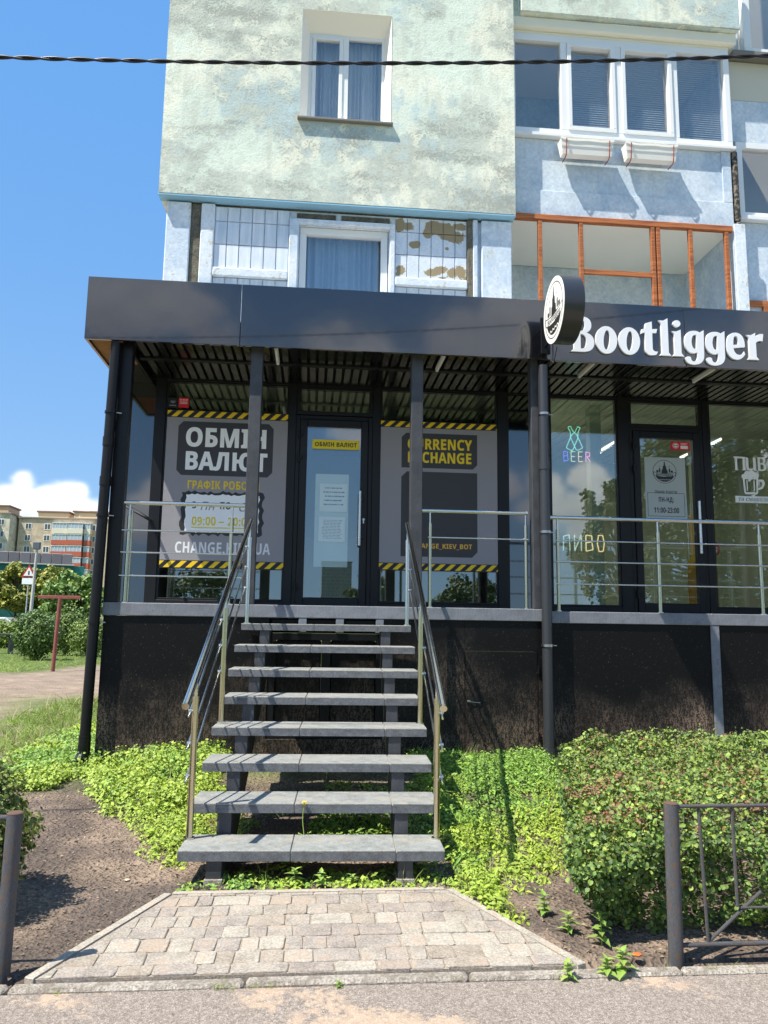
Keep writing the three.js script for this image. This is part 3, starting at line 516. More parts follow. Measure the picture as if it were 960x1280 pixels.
function stairRail(name, label, x, s) { // s: which side the thin bars lie on
  const t = thing(name, label, 'railing', STAIR, TURN, 'polished stair handrails');
  const slope = RISE / RUN, Y = (z) => 0.2 + (2.88 - z) * slope; // nosing line
  const posts = [[2.62, 0], [1.52, 3], [0.16, 7]], H = 0.87;
  for (const [z, i] of posts) {
    const y0 = treadY(i) + 0.001, top = Y(z) + H - 0.04, p = part(t, 'post', rod([x, y0, z], [x, top - 0.1, z], 0.021, 14), z > 0.5 ? MAT.brass : MAT.steel);
    part(p, 'spigot', rod([x, top - 0.1, z], [x, top + 0.03, z], 0.011, 10), MAT.steel);
    part(p, 'flange', rod([x, y0, z], [x, y0 + 0.008, z], 0.034, 16), MAT.steel);
  }
  part(t, 'handrail', rod([x, Y(2.93) + H, 2.93], [x, Y(0.1) + H, 0.1], 0.0225, 16), MAT.steel);
  part(t, 'end_cap', rod([x, Y(2.931) + H, 2.931], [x, Y(2.945) + H, 2.945], 0.0235, 16), MAT.brass);
  for (let k = 0; k < 3; k++) { const h = 0.24 + k * 0.2, bo = x + s * 0.03; part(t, 'bar', rod([bo, Y(2.68) + h, 2.68], [bo, Y(0.14) + h, 0.14], 0.0075, 8), MAT.steel);
    for (const [z] of posts) part(t, 'clip', rod([x, Y(z) + h, z], [bo + s * 0.012, Y(z) + h, z], 0.011, 8), MAT.steel); }
}
stairRail('stair_railing', 'polished steel stair railing on the side of the Ukrainian poster', -0.775, -1);
stairRail('stair_railing', 'polished steel stair railing on the side of the plinth hatch', 0.775, 1);

// ---------------------------------------------------------------- railings along the platform
function platformRail(label, x0, x1, y0, top, bars, posts, more) {
  const t = thing('platform_railing', label, 'railing', [0, 0, 0], 0, 'stainless railings along the platform'), z = -0.06;
  part(t, 'handrail', rod([x0, top, z], [x1, top, z], 0.0205, 14), MAT.steel);
  for (const y of bars) part(t, 'bar', rod([x0 + 0.06, y, z + 0.028], [x1, y, z + 0.028], 0.0075, 8), MAT.steel);
  for (const x of posts) { const p = part(t, 'post', rod([x, y0, z], [x, top - 0.13, z], 0.019, 12), MAT.brass); part(p, 'spigot', rod([x, top - 0.13, z], [x, top, z], 0.01, 8), MAT.steel); part(p, 'flange', rod([x, y0, z], [x, y0 + 0.008, z], 0.032, 14), MAT.steel); }
  more?.(t, z); return t;
}
platformRail('stainless railing returning to the glossy panel beside the corner downpipe', -1.96, -0.705, 1.716, 2.71, [2.43, 2.21, 1.98], [-1.84, -0.83], (t) => {
  part(t, 'return_rail', tube([[-1.96, 2.708, -0.06], [-1.93, 2.708, -0.5], [-1.9, 2.7, -1.33]], 0.0195, 20, 10), MAT.steel);
  part(t, 'return_post', rod([-1.86, 1.716, -0.24], [-1.86, 2.66, -0.24], 0.019, 12), MAT.brass);
});
platformRail('stainless railing with a single middle bar between stair and downpipe', 1.105, 2.22, 1.716, 2.71, [2.43], [1.19, 2.2]);
platformRail('stainless railing with three bars before the beer shop', 2.45, 12.9, 1.696, 2.675, [2.43, 2.21, 1.98], [2.54, 3.63, 4.76, 5.9, 7.0, 8.1, 9.2, 10.3, 11.4, 12.5]);

// ---------------------------------------------------------------- rainwater pipes
function downpipe(label, x, z, top, foot, r, m, lean, joints, clips, boot) {
  const t = thing('downpipe', label, 'drainpipe'), X = (y) => x + lean * (top - y);
  part(t, 'pipe', rod([X(foot), foot, z], [x, top, z], r, 20), m);
  for (const y of joints) part(t, 'socket', rod([X(y), y - 0.045, z], [X(y), y + 0.045, z], r + 0.006, 20), m);
  for (const y of clips) { const c = part(t, 'clip', rod([X(y), y - 0.012, z], [X(y), y + 0.012, z], r + 0.009, 20), m === MAT.pipe ? MAT.steeldull : MAT.blackpaint); part(c, 'bolt', rod([X(y) + r, y, z], [X(y) + r + 0.05, y, z - 0.02], 0.007, 8), MAT.steeldull); }
  if (boot) part(t, 'shoe', tube([[X(foot), foot + 0.05, z], [X(foot) - 0.003, foot - 0.04, z + 0.004], [X(foot) - 0.02, foot - 0.1, z + 0.05], [X(foot) - 0.035, foot - 0.13, z + 0.1]], r + 0.008, 18, 20), m);
}
downpipe('black corner downpipe with an open shoe above the weeds', -2.05, 0.055, 4.33, 0.33, 0.05, MAT.blackpaint, -0.012, [0.42, 2.9, 3.3], [1.52, 2.56, 3.6], true);
downpipe('dark grey downpipe in front of a canopy post between the two shops', 2.37, 0.075, 4.28, 0.16, 0.052, MAT.pipe, 0, [0.3, 3.2], [1.35, 2.5, 3.75], false);
single('alarm_siren', 'small black and white siren under the plywood eaves', 'siren', merge([bx(-2.16, -2.1, 4.28, 4.36, -0.25, -0.19, 0.006), bx(-2.155, -2.105, 4.22, 4.279, -0.245, -0.195, 0.01)]), std('#3a3a3c', 0.5));

// ---------------------------------------------------------------- signs, posters, notices
const crease = grayTex(N, N, (i) => F4[i] * 0.8 + F3[i] * 0.2);
const flat = (x0, x1, y0, y1, z, d, map, m = {}) => { // a thin sheet whose face carries the print
  const g = bx(x0, x1, y0, y1, z, z + d, d * 0.2), p = g.attributes.position, uv = g.attributes.uv; for (let i = 0; i < p.count; i++) uv.setXY(i, (p.getX(i) - x0) / (x1 - x0), (p.getY(i) - y0) / (y1 - y0));
  return [g, std('#ffffff', 0.5, { map, bumpMap: crease, bumpScale: (x1 - x0) * 0.004, ...m })];
};
const hazard = (g, y, h, w, s) => { g.save(); g.beginPath(); g.rect(0, y, w, h); g.clip(); g.fillStyle = '#1c1c20'; g.fillRect(0, y, w, h); g.fillStyle = '#f2c911'; for (let x = -h; x < w + h; x += s) { g.beginPath(); g.moveTo(x, y + h * 0.9); g.lineTo(x + s * 0.5, y + h * 0.9); g.lineTo(x + s * 0.5 + h * 0.9, y + h * 0.08); g.lineTo(x + h * 0.9, y + h * 0.08); g.fill(); } g.restore(); };
const cut = (g, x, y, w, h, c, which) => { const q = new Set(which); g.beginPath(); g.moveTo(x + (q.has(0) ? c : 0), y); g.lineTo(x + w - (q.has(1) ? c : 0), y); g.lineTo(x + w, y + (q.has(1) ? c : 0)); g.lineTo(x + w, y + h - (q.has(2) ? c : 0)); g.lineTo(x + w - (q.has(2) ? c : 0), y + h); g.lineTo(x + (q.has(3) ? c : 0), y + h); g.lineTo(x, y + h - (q.has(3) ? c : 0)); g.lineTo(x, y + (q.has(0) ? c : 0)); g.fill(); };
const fit = (g, s, x, y, w, h, font, color, stroke = 0) => { g.save(); g.font = font; g.textBaseline = 'alphabetic'; g.textAlign = 'left'; const m = g.measureText(s), up = m.actualBoundingBoxAscent; g.translate(x, y + h); g.scale(w / m.width, h / up); g.fillStyle = color; g.fillText(s, 0, 0); if (stroke) { g.lineWidth = stroke; g.strokeStyle = color; g.strokeText(s, 0, 0); } g.restore(); };
const mesh = (g, w, h) => { g.fillStyle = '#98969c'; g.fillRect(0, 0, w, h); g.fillStyle = '#827f88'; for (let y = 0; y < h; y += 8) for (let x = (y / 8 % 2) * 5; x < w; x += 10) g.fillRect(x, y, 5, 4); g.fillStyle = 'rgba(170,160,145,0.35)'; for (let y = 4; y < h; y += 16) for (let x = 0; x < w; x += 20) g.fillRect(x, y, 6, 3); };
{
  const t = canvasTex(1150, 1460, (g, w, h) => {
    mesh(g, w, h); hazard(g, 0, 70, w, 104); hazard(g, h - 72, 72, w, 104);
    g.fillStyle = '#39383d'; cut(g, 110, 105, 905, 505, 46, [0, 1, 2, 3]);
    fit(g, 'ОБМІН', 175, 160, 790, 178, 'bold 220px sans-serif', '#f8fafd', 7); fit(g, 'ВАЛЮТ', 175, 385, 790, 170, 'bold 220px sans-serif', '#f8fafd', 7);
    fit(g, 'ГРАФІК РОБОТИ', 215, 655, 690, 78, 'bold 100px sans-serif', '#eecb12');
    const rag = (dx, dy, j) => { g.beginPath(); const q = rng(5), n = 26, X0 = 215 - dx, X1 = 900 + dx, Y0 = 785 - dy, Y1 = 1130 + dy; for (let k = 0; k < n; k++) g.lineTo(mix(X0, X1, k / n), Y0 + (q() - 0.5) * j); for (let k = 0; k < 10; k++) g.lineTo(X1 + (q() - 0.5) * j, mix(Y0, Y1, k / 10)); for (let k = 0; k < n; k++) g.lineTo(mix(X1, X0, k / n), Y1 + (q() - 0.5) * j); for (let k = 0; k < 10; k++) g.lineTo(X0 + (q() - 0.5) * j, mix(Y1, Y0, k / 10)); g.closePath(); g.fill(); };
    g.fillStyle = '#2a292d'; rag(40, 24, 30); g.fillStyle = '#f6f9fc'; rag(0, 0, 18);
    fit(g, 'З', 270, 850, 46, 64, 'bold 90px sans-serif', '#26262a'); fit(g, 'ПО', 530, 850, 110, 66, 'bold 90px sans-serif', '#26262a');
    fit(g, 'Пн', 345, 850, 140, 78, 'italic 100px sans-serif', '#777b84'); fit(g, 'Сб', 700, 848, 140, 84, 'italic 100px sans-serif', '#777b84');
    fit(g, '09:00', 275, 990, 230, 78, 'bold 90px sans-serif', '#e3cf1c'); fit(g, '20:00', 610, 990, 230, 78, 'bold 90px sans-serif', '#e3cf1c'); g.fillStyle = '#e3cf1c'; g.fillRect(530, 1030, 48, 13); g.fillRect(275, 1084, 565, 10);
    fit(g, 'CHANGE.KIEV.UA', 130, 1220, 890, 104, 'bold 120px sans-serif', '#e4e6ea');
  });
  single('poster', 'grey Ukrainian currency exchange poster with white heading and hazard stripes', 'poster', ...flat(-1.775, -0.35, 2.15, 4.035, GZ + 0.008, 0.004, t), undefined, 'exchange posters on the shop windows');
  const u = canvasTex(1150, 1460, (g, w, h) => {
    mesh(g, w, h); hazard(g, 0, 68, w, 100); hazard(g, h - 72, 72, w, 100);
    g.fillStyle = '#38373b'; cut(g, 205, 118, 745, 345, 44, [0, 2]); cut(g, 205, 500, 745, 825, 54, [0, 2]);
    fit(g, 'CURRENCY', 258, 172, 640, 104, 'bold 130px sans-serif', '#efd011', 3); fit(g, 'EXCHANGE', 258, 305, 640, 104, 'bold 130px sans-serif', '#efd011', 3);
    fit(g, '@CHANGE_KIEV_BOT', 258, 1196, 640, 48, 'bold 60px sans-serif', '#eeb63a');
  });
  single('poster', 'grey English currency exchange poster with yellow heading and hazard stripes', 'poster', ...flat(0.775, 2.215, 2.175, 4.005, GZ + 0.008, 0.004, u), undefined, 'exchange posters on the shop windows');
}
single('door_sign', 'small yellow exchange sign on the glass of the exchange door', 'sign', ...flat(-0.05, 0.515, 3.62, 3.735, GZ + 0.006, 0.004, canvasTex(600, 124, (g, w, h) => { g.fillStyle = '#ecd41c'; g.fillRect(0, 0, w, h); fit(g, 'ОБМІН ВАЛЮТ', 30, 32, 540, 58, 'bold 70px sans-serif', '#2b2a22', 1); })));
{ // printed sheets taped inside the exchange door
  const sheet = (seed, dense) => canvasTex(220, 300, (g, w, h) => { g.fillStyle = '#eef2f4'; g.fillRect(0, 0, w, h); const q = rng(seed); g.fillStyle = '#5a636c'; for (let y = 40; y < h - 40; y += dense) { let x = 24 + q() * 20; while (x < w - 40) { const l = 8 + q() * 26; g.fillRect(x, y, Math.min(l, w - 24 - x), dense * 0.28); x += l + 6; } } });
  single('paper_notice', 'taped paper notice with large lines inside the exchange door, upper of the pair', 'notice', ...flat(0.055, 0.385, 2.86, 3.2, GZ - 0.012, 0.001, sheet(3, 44)));
  single('paper_notice', 'taped paper notice with small lines inside the exchange door, lower of the pair', 'notice', ...flat(0.05, 0.365, 2.5, 2.8, GZ - 0.014, 0.001, sheet(4, 18)));
  single('paper_notice', 'pale blue sheet behind the two white notices in the exchange door', 'notice', ...flat(0.0, 0.4, 2.2, 3.32, GZ - 0.026, 0.001, canvasTex(16, 16, (g) => { g.fillStyle = '#cfe0e6'; g.fillRect(0, 0, 16, 16); })));
}
const banSticker = canvasTex(256, 128, (g) => { g.fillStyle = '#cf1f2e'; g.fillRect(0, 0, 256, 128); g.fillStyle = '#f3ece8'; g.beginPath(); g.arc(68, 62, 42, 0, 7); g.fill(); g.strokeStyle = '#cf1f2e'; g.lineWidth = 8; g.beginPath(); g.arc(68, 62, 32, 0, 7); g.stroke(); g.fillStyle = '#3a3436'; g.fillRect(44, 56, 48, 10); g.fillStyle = '#f3ece8'; g.fillRect(132, 60, 100, 46); g.fillStyle = '#e8b9bb'; g.fillRect(136, 22, 90, 12); g.fillRect(136, 40, 70, 9); });
single('sticker', 'red and white warning sticker in the corner of the beer shop door', 'sticker', ...flat(4.44, 4.69, 3.76, 3.87, GZ + 0.006, 0.003, banSticker));
single('sticker', 'small red square sticker at the top of the Ukrainian poster window', 'sticker', ...flat(-1.655, -1.535, 4.065, 4.19, GZ + 0.005, 0.003, canvasTex(128, 128, (g) => { g.fillStyle = '#d21f2f'; g.fillRect(0, 0, 128, 128); g.fillStyle = '#f2c4c6'; for (const [x, y, w, h] of [[14, 22, 26, 16], [50, 22, 26, 16], [86, 22, 26, 16], [16, 52, 96, 10], [16, 70, 96, 10]]) g.fillRect(x, y, w, h); })));
single('sticker', 'small black sticker with a white crest beside the red square sticker', 'sticker', ...flat(-1.775, -1.665, 4.06, 4.18, GZ + 0.005, 0.003, canvasTex(128, 128, (g) => { g.fillStyle = '#17181c'; g.fillRect(0, 0, 128, 128); g.strokeStyle = '#c9ccd2'; g.lineWidth = 5; g.beginPath(); g.moveTo(30, 48); g.lineTo(64, 66); g.lineTo(98, 48); g.moveTo(40, 34); g.lineTo(64, 50); g.lineTo(88, 34); g.stroke(); g.fillStyle = '#aeb2b8'; g.fillRect(20, 94, 88, 7); })));
// round emblem: tower, ribbon with the shop name, dark hull
function emblem(g, cx, cy, r, ink, ground) {
  g.strokeStyle = ink; g.fillStyle = ink; g.lineWidth = r * 0.035; g.beginPath(); g.arc(cx, cy, r * 0.96, 0, 7); g.stroke();
  const L = (pts) => { g.beginPath(); pts.forEach(([x, y], i) => g[i ? 'lineTo' : 'moveTo'](cx + x * r, cy + y * r)); g.closePath(); g.fill(); };
  L([[-0.03, -0.86], [0.03, -0.86], [0.07, -0.5], [0.14, -0.46], [0.16, -0.2], [0.24, -0.16], [0.26, 0.1], [-0.26, 0.1], [-0.24, -0.16], [-0.16, -0.2], [-0.14, -0.46], [-0.07, -0.5]]);
  for (const s of [-1, 1]) { L([[s * 0.34, -0.25], [s * 0.4, -0.32], [s * 0.46, -0.25], [s * 0.46, 0.05], [s * 0.34, 0.05]]); L([[s * 0.5, -0.12], [s * 0.68, -0.12], [s * 0.68, 0.05], [s * 0.5, 0.05]]); L([[s * 0.34, -0.48], [s * 0.44, -0.5], [s * 0.4, -0.4]]); }
  g.beginPath(); g.arc(cx, cy, r * 0.84, 0.12, Math.PI - 0.12); g.closePath(); g.fill();
  g.fillStyle = ground; g.strokeStyle = ink; g.beginPath(); g.moveTo(cx - r * 0.92, cy + r * 0.02); g.quadraticCurveTo(cx, cy + r * 0.28, cx + r * 0.92, cy + r * 0.02); g.lineTo(cx + r * 0.88, cy + r * 0.3); g.quadraticCurveTo(cx, cy + r * 0.56, cx - r * 0.88, cy + r * 0.3); g.closePath(); g.fill(); g.stroke();
  fit(g, 'Bootligger', cx - r * 0.72, cy + r * 0.12, r * 1.44, r * 0.22, 'bold 60px serif', ink, 1.5);
  g.strokeStyle = ground; g.lineWidth = r * 0.04; g.beginPath(); for (let k = 0; k <= 8; k++) g[k ? 'lineTo' : 'moveTo'](cx + (-0.5 + k * 0.125) * r, cy + (k % 2 ? 0.62 : 0.7) * r); g.stroke();
}
{ // projecting round lightbox
  const s = thing('round_sign', 'black drum sign with a white emblem face projecting from the fascia', 'sign', [2.29, 4.635, 0.7]);
  const r = 0.33, drum = new THREE.CylinderGeometry(r, r, 0.2, 64, 1, true); drum.rotateZ(Math.PI / 2); drum.translate(0.11, 0, 0); part(s, 'drum', drum, phys('#26272b', 0.4, { side: THREE.DoubleSide, clearcoat: 0.4, clearcoatRoughness: 0.25 }));
  const face = new THREE.CylinderGeometry(r - 0.002, r - 0.002, 0.01, 64); face.rotateZ(Math.PI / 2); face.translate(0.012, 0, 0);
  { const p = face.attributes.position, uv = face.attributes.uv; for (let i = 0; i < p.count; i++) uv.setXY(i, 0.5 + p.getZ(i) / (2 * r), 0.5 + p.getY(i) / (2 * r)); }
  part(s, 'face', face, std('#ffffff', 0.5, { map: canvasTex(512, 512, (g, w, h) => { g.fillStyle = '#eceae6'; g.fillRect(0, 0, w, h); emblem(g, 256, 256, 222, '#26241f', '#eceae6'); }) }));
  const back = new THREE.CircleGeometry(r - 0.004, 48); back.rotateY(Math.PI / 2); back.translate(0.205, 0, 0); part(s, 'back', back, MAT.blackpaint);
  part(s, 'bracket', merge([rod([0.1, 0.08, -r], [0.1, 0.08, -0.578], 0.014, 10), rod([0.1, -0.16, -r * 0.85], [0.1, -0.16, -0.578], 0.014, 10), bx(0.05, 0.15, -0.24, 0.16, -0.577, -0.565, 0.003)]), MAT.blackpaint);
  part(s, 'wire', tube([[0.1, -0.3, -0.2], [0.12, -0.38, -0.35], [0.16, -0.36, -0.5], [0.12, -0.28, -0.566]], 0.004, 24, 6), MAT.blackpaint);
}
{ // cut-out letters on the fascia, drawn in units of the x-height
  const S = (outer, holes = []) => { const s = new THREE.Shape(outer.getPoints ? outer.getPoints(20) : outer.map((p) => new THREE.Vector2(...p))); for (const h of holes) s.holes.push(new THREE.Path(h.getPoints ? h.getPoints(20).reverse() : h.map((p) => new THREE.Vector2(...p)))); return s; };
  const sp = (pts) => new THREE.SplineCurve([...pts, pts[0]].map((p) => new THREE.Vector2(...p)));
  const path = (f) => { const p = new THREE.Path(); f(p); return p.getPoints(10).map((v) => [v.x, v.y]); };
  const oval = (cx, cy, rx, ry, rot = 0) => { const a = []; for (let k = 0; k < 36; k++) { const t = k / 36 * 2 * Math.PI, x = rx * Math.cos(t), y = ry * Math.sin(t); a.push([cx + x * Math.cos(rot) - y * Math.sin(rot), cy + x * Math.sin(rot) + y * Math.cos(rot)]); } return a; };
  const rev = (a) => a.slice().reverse();
  const G = {
    B: [0.9, [S(path((p) => { p.moveTo(0, 0); p.lineTo(0.12, 0.1); p.quadraticCurveTo(0.14, 0.7, 0.1, 1.26); p.lineTo(0.0, 1.36); p.lineTo(0.45, 1.36); p.quadraticCurveTo(0.82, 1.34, 0.8, 1.0); p.quadraticCurveTo(0.78, 0.82, 0.6, 0.74); p.quadraticCurveTo(0.9, 0.66, 0.9, 0.36); p.quadraticCurveTo(0.88, 0, 0.45, 0); }), [rev(path((p) => { p.moveTo(0.38, 0.8); p.lineTo(0.38, 1.24); p.quadraticCurveTo(0.56, 1.26, 0.55, 1.0); p.quadraticCurveTo(0.54, 0.8, 0.38, 0.8); })), rev(path((p) => { p.moveTo(0.38, 0.12); p.lineTo(0.38, 0.68); p.quadraticCurveTo(0.62, 0.68, 0.6, 0.36); p.quadraticCurveTo(0.58, 0.1, 0.38, 0.12); }))])]],
    o: [0.82, [S(oval(0.41, 0.5, 0.41, 0.53), [rev(oval(0.42, 0.5, 0.12, 0.38, -0.08))])]],
    t: [0.62, [S(path((p) => { p.moveTo(0.14, 0.86); p.lineTo(0, 0.82); p.lineTo(0.03, 0.98); p.lineTo(0.14, 1.0); p.lineTo(0.18, 1.22); p.lineTo(0.42, 1.3); p.lineTo(0.42, 1.0); p.lineTo(0.62, 1.02); p.lineTo(0.58, 0.86); p.lineTo(0.42, 0.85); p.lineTo(0.42, 0.26); p.quadraticCurveTo(0.43, 0.12, 0.62, 0.14); p.lineTo(0.56, 0.02); p.quadraticCurveTo(0.14, -0.1, 0.14, 0.24); }))]],
    l: [0.44, [S(path((p) => { p.moveTo(0.02, 0); p.lineTo(0.1, 0.1); p.lineTo(0.1, 1.24); p.lineTo(0, 1.36); p.lineTo(0.2, 1.36); p.lineTo(0.36, 1.46); p.lineTo(0.36, 0.12); p.lineTo(0.46, 0.0); }))]],
    i: [0.44, [S(path((p) => { p.moveTo(0.02, 0); p.lineTo(0.1, 0.1); p.lineTo(0.1, 0.86); p.lineTo(0, 0.96); p.lineTo(0.2, 0.96); p.lineTo(0.36, 1.04); p.lineTo(0.36, 0.12); p.lineTo(0.46, 0); })), S(oval(0.22, 1.27, 0.14, 0.13))]],
    g: [0.76, [S(path((p) => { p.moveTo(0.36, 0.14); p.quadraticCurveTo(0, 0.16, 0, 0.58); p.quadraticCurveTo(0.02, 1.02, 0.4, 1.02); p.quadraticCurveTo(0.52, 1.02, 0.6, 0.96); p.lineTo(0.76, 1.06); p.lineTo(0.74, 0.1); p.quadraticCurveTo(0.74, -0.28, 0.32, -0.3); p.quadraticCurveTo(0.02, -0.28, 0.0, -0.06); p.quadraticCurveTo(0.1, 0.06, 0.22, -0.02); p.quadraticCurveTo(0.22, -0.18, 0.34, -0.18); p.quadraticCurveTo(0.5, -0.16, 0.48, 0.18); }), [rev(path((p) => { p.moveTo(0.46, 0.32); p.quadraticCurveTo(0.27, 0.26, 0.27, 0.6); p.quadraticCurveTo(0.29, 0.9, 0.47, 0.86); }))])]],
    e: [0.74, [S(path((p) => { p.moveTo(0.72, 0.2); p.quadraticCurveTo(0.58, -0.03, 0.38, -0.03); p.quadraticCurveTo(0, 0, 0, 0.5); p.quadraticCurveTo(0.02, 1.03, 0.4, 1.03); p.quadraticCurveTo(0.74, 1.0, 0.72, 0.48); p.lineTo(0.27, 0.42); p.quadraticCurveTo(0.3, 0.16, 0.5, 0.16); p.quadraticCurveTo(0.62, 0.18, 0.68, 0.3); }), [rev(path((p) => { p.moveTo(0.27, 0.54); p.lineTo(0.47, 0.57); p.quadraticCurveTo(0.48, 0.9, 0.37, 0.9); p.quadraticCurveTo(0.27, 0.88, 0.27, 0.54); }))])]],
    r: [0.68, [S(path((p) => { p.moveTo(0.02, 0); p.lineTo(0.1, 0.1); p.lineTo(0.1, 0.86); p.lineTo(0, 0.96); p.lineTo(0.2, 0.96); p.lineTo(0.36, 1.06); p.lineTo(0.36, 0.86); p.quadraticCurveTo(0.46, 1.06, 0.68, 1.02); p.lineTo(0.64, 0.74); p.quadraticCurveTo(0.46, 0.78, 0.37, 0.66); p.lineTo(0.37, 0.12); p.lineTo(0.47, 0); }))]],
  };
  const s = thing('shop_sign', 'white cut-out shop name letters on the black fascia', 'sign', [2.655, 4.43, 0.124]), u = 0.289;
  let x = 0;
  for (const ch of 'Bootligger') {
    const [w, shapes] = G[ch], g = new THREE.ExtrudeGeometry(shapes, { depth: 0.02, bevelEnabled: true, bevelSize: 0.003, bevelThickness: 0.003, bevelSegments: 1, curveSegments: 10 });
    g.scale(u, u, 1); g.translate(x, 0, 0.002); part(s, 'letter', metric(g), std('#e9ebef', 0.5)); x += (w + 0.055) * u;
  }
}
// decals and neon of the beer shop
MAT.decal = (map) => std('#ffffff', 0.6, { map });
{ // door decal, print on frosted film
  const t = canvasTex(420, 640, (g, w, h) => { g.fillStyle = '#a9b3b2'; g.fillRect(0, 0, w, h); emblem(g, 205, 150, 125, '#1c1d1f', '#a9b3b2'); g.strokeStyle = '#26282a'; g.lineWidth = 4; g.strokeRect(22, 372, 376, 240); fit(g, 'ГРАФІК РОБОТИ', 95, 348, 230, 30, 'bold 40px sans-serif', '#26282a'); fit(g, 'ПН-НД:', 130, 414, 160, 50, 'bold 60px sans-serif', '#26282a', 1); fit(g, '11:00-23:00', 80, 520, 260, 56, 'bold 60px sans-serif', '#202224', 1); });
  single('door_decal', 'frosted film with round emblem and opening hours on the beer shop door', 'decal', ...flat(4.09, 4.62, 2.88, 3.66, GZ + 0.006, 0.002, t));
}
{
  const b = thing('window_lettering', 'white beer lettering with a foaming mug on the shop window', 'decal', [0, 0, 0]);
  const W = std('#eef0ee', 0.6), z = GZ + 0.004, shp = (pts, holes = []) => { const s = new THREE.Shape(pts.map((p) => new THREE.Vector2(...p))); for (const h of holes) s.holes.push(new THREE.Path(h.map((p) => new THREE.Vector2(...p)))); const g = new THREE.ExtrudeGeometry(s, { depth: 0.003, bevelEnabled: false }); return g; };
  const put = (name, geos, ox, oy, k) => { const g = merge(geos); g.scale(k, k, 1); g.translate(ox, oy, z); part(b, name, g, W); };
  const rect = (x0, x1, y0, y1) => shp([[x0, y0], [x1, y0], [x1, y1], [x0, y1]]);
  const H = 0.175;
  put('letter', [shp([[0, 0], [0.28, 0], [0.2, 0.1], [0.2, 0.88], [0.62, 0.88], [0.62, 0.1], [0.56, 0], [0.9, 0], [0.82, 0.1], [0.82, 1], [-0.06, 1], [-0.04, 0.9], [0.04, 0.86], [0.04, 0.1]])], 5.275, 3.53, H);
  put('letter', [shp([[0, 0.2], [0.1, 0], [0.4, 0], [0.55, 0.12], [0.6, 0], [0.82, 0], [0.76, 0.1], [0.76, 0.92], [0.56, 1], [0.56, 0.24], [0.42, 0.12], [0.28, 0.12], [0.2, 0.22], [0.2, 0.92], [0, 1]])], 5.425, 3.53, H);
  put('letter', [shp([[0, 0], [0.5, 0], [0.7, 0.14], [0.7, 0.42], [0.54, 0.54], [0.64, 0.66], [0.64, 0.88], [0.48, 1], [0, 1], [0.06, 0.9], [0.06, 0.1]], [[[0.24, 0.1], [0.24, 0.48], [0.42, 0.46], [0.5, 0.38], [0.5, 0.18], [0.42, 0.1]], [[0.24, 0.58], [0.24, 0.9], [0.38, 0.9], [0.46, 0.82], [0.46, 0.66], [0.38, 0.58]]])], 5.575, 3.53, H);
  put('letter', [shp([[0.1, 0.1], [0.35, 0], [0.6, 0.1], [0.7, 0.5], [0.6, 0.9], [0.35, 1], [0.1, 0.9], [0, 0.5]], [[[0.24, 0.16], [0.18, 0.5], [0.24, 0.84], [0.35, 0.9], [0.46, 0.84], [0.52, 0.5], [0.46, 0.16], [0.35, 0.1]]])], 5.7, 3.53, H);
  const ov = (cx, cy, r) => { const a = []; for (let k = 0; k < 14; k++) a.push([cx + r * Math.cos(k / 14 * 6.283), cy + r * Math.sin(k / 14 * 6.283)]); return shp(a); };
  put('mug', [shp([[0, 0.06], [0.08, 0], [0.62, 0], [0.7, 0.06], [0.74, 0.8], [-0.04, 0.8]], [[[0.08, 0.1], [0.05, 0.74], [0.65, 0.74], [0.62, 0.1]]]), rect(0.14, 0.19, 0.16, 0.68), rect(0.5, 0.55, 0.16, 0.68)], 5.385, 3.225, 0.26);
  put('mug_handle', [shp([[0.7, 0.2], [0.95, 0.3], [1.08, 0.55], [1.0, 0.74], [0.73, 0.74], [0.73, 0.64], [0.9, 0.62], [0.95, 0.52], [0.88, 0.38], [0.71, 0.3]])], 5.385, 3.225, 0.26);
  for (const [x, y, r] of [[0.02, 0.86, 0.13], [0.2, 0.98, 0.17], [0.42, 1.0, 0.18], [0.62, 0.92, 0.15], [0.34, 0.84, 0.14], [0.28, 0.68, 0.06]]) { const g = ov(x, y, r); g.scale(0.26, 0.26, 1); g.translate(5.385, 3.225, z + 0.0032 + x * 0.0008); part(b, 'foam', metric(g), W); }
  part(b, 'strip', ...flat(5.262, 5.84, 3.115, 3.2, z, 0.003, canvasTex(700, 100, (g, w, h) => { g.fillStyle = '#e9ecea'; g.fillRect(0, 0, w, h); fit(g, 'та смаколики', 40, 26, 610, 48, 'italic bold 60px serif', '#79847e'); })));
}
const glow = (c, k) => std('#dddddd', 0.4, { emissive: new THREE.Color(c), emissiveIntensity: k });
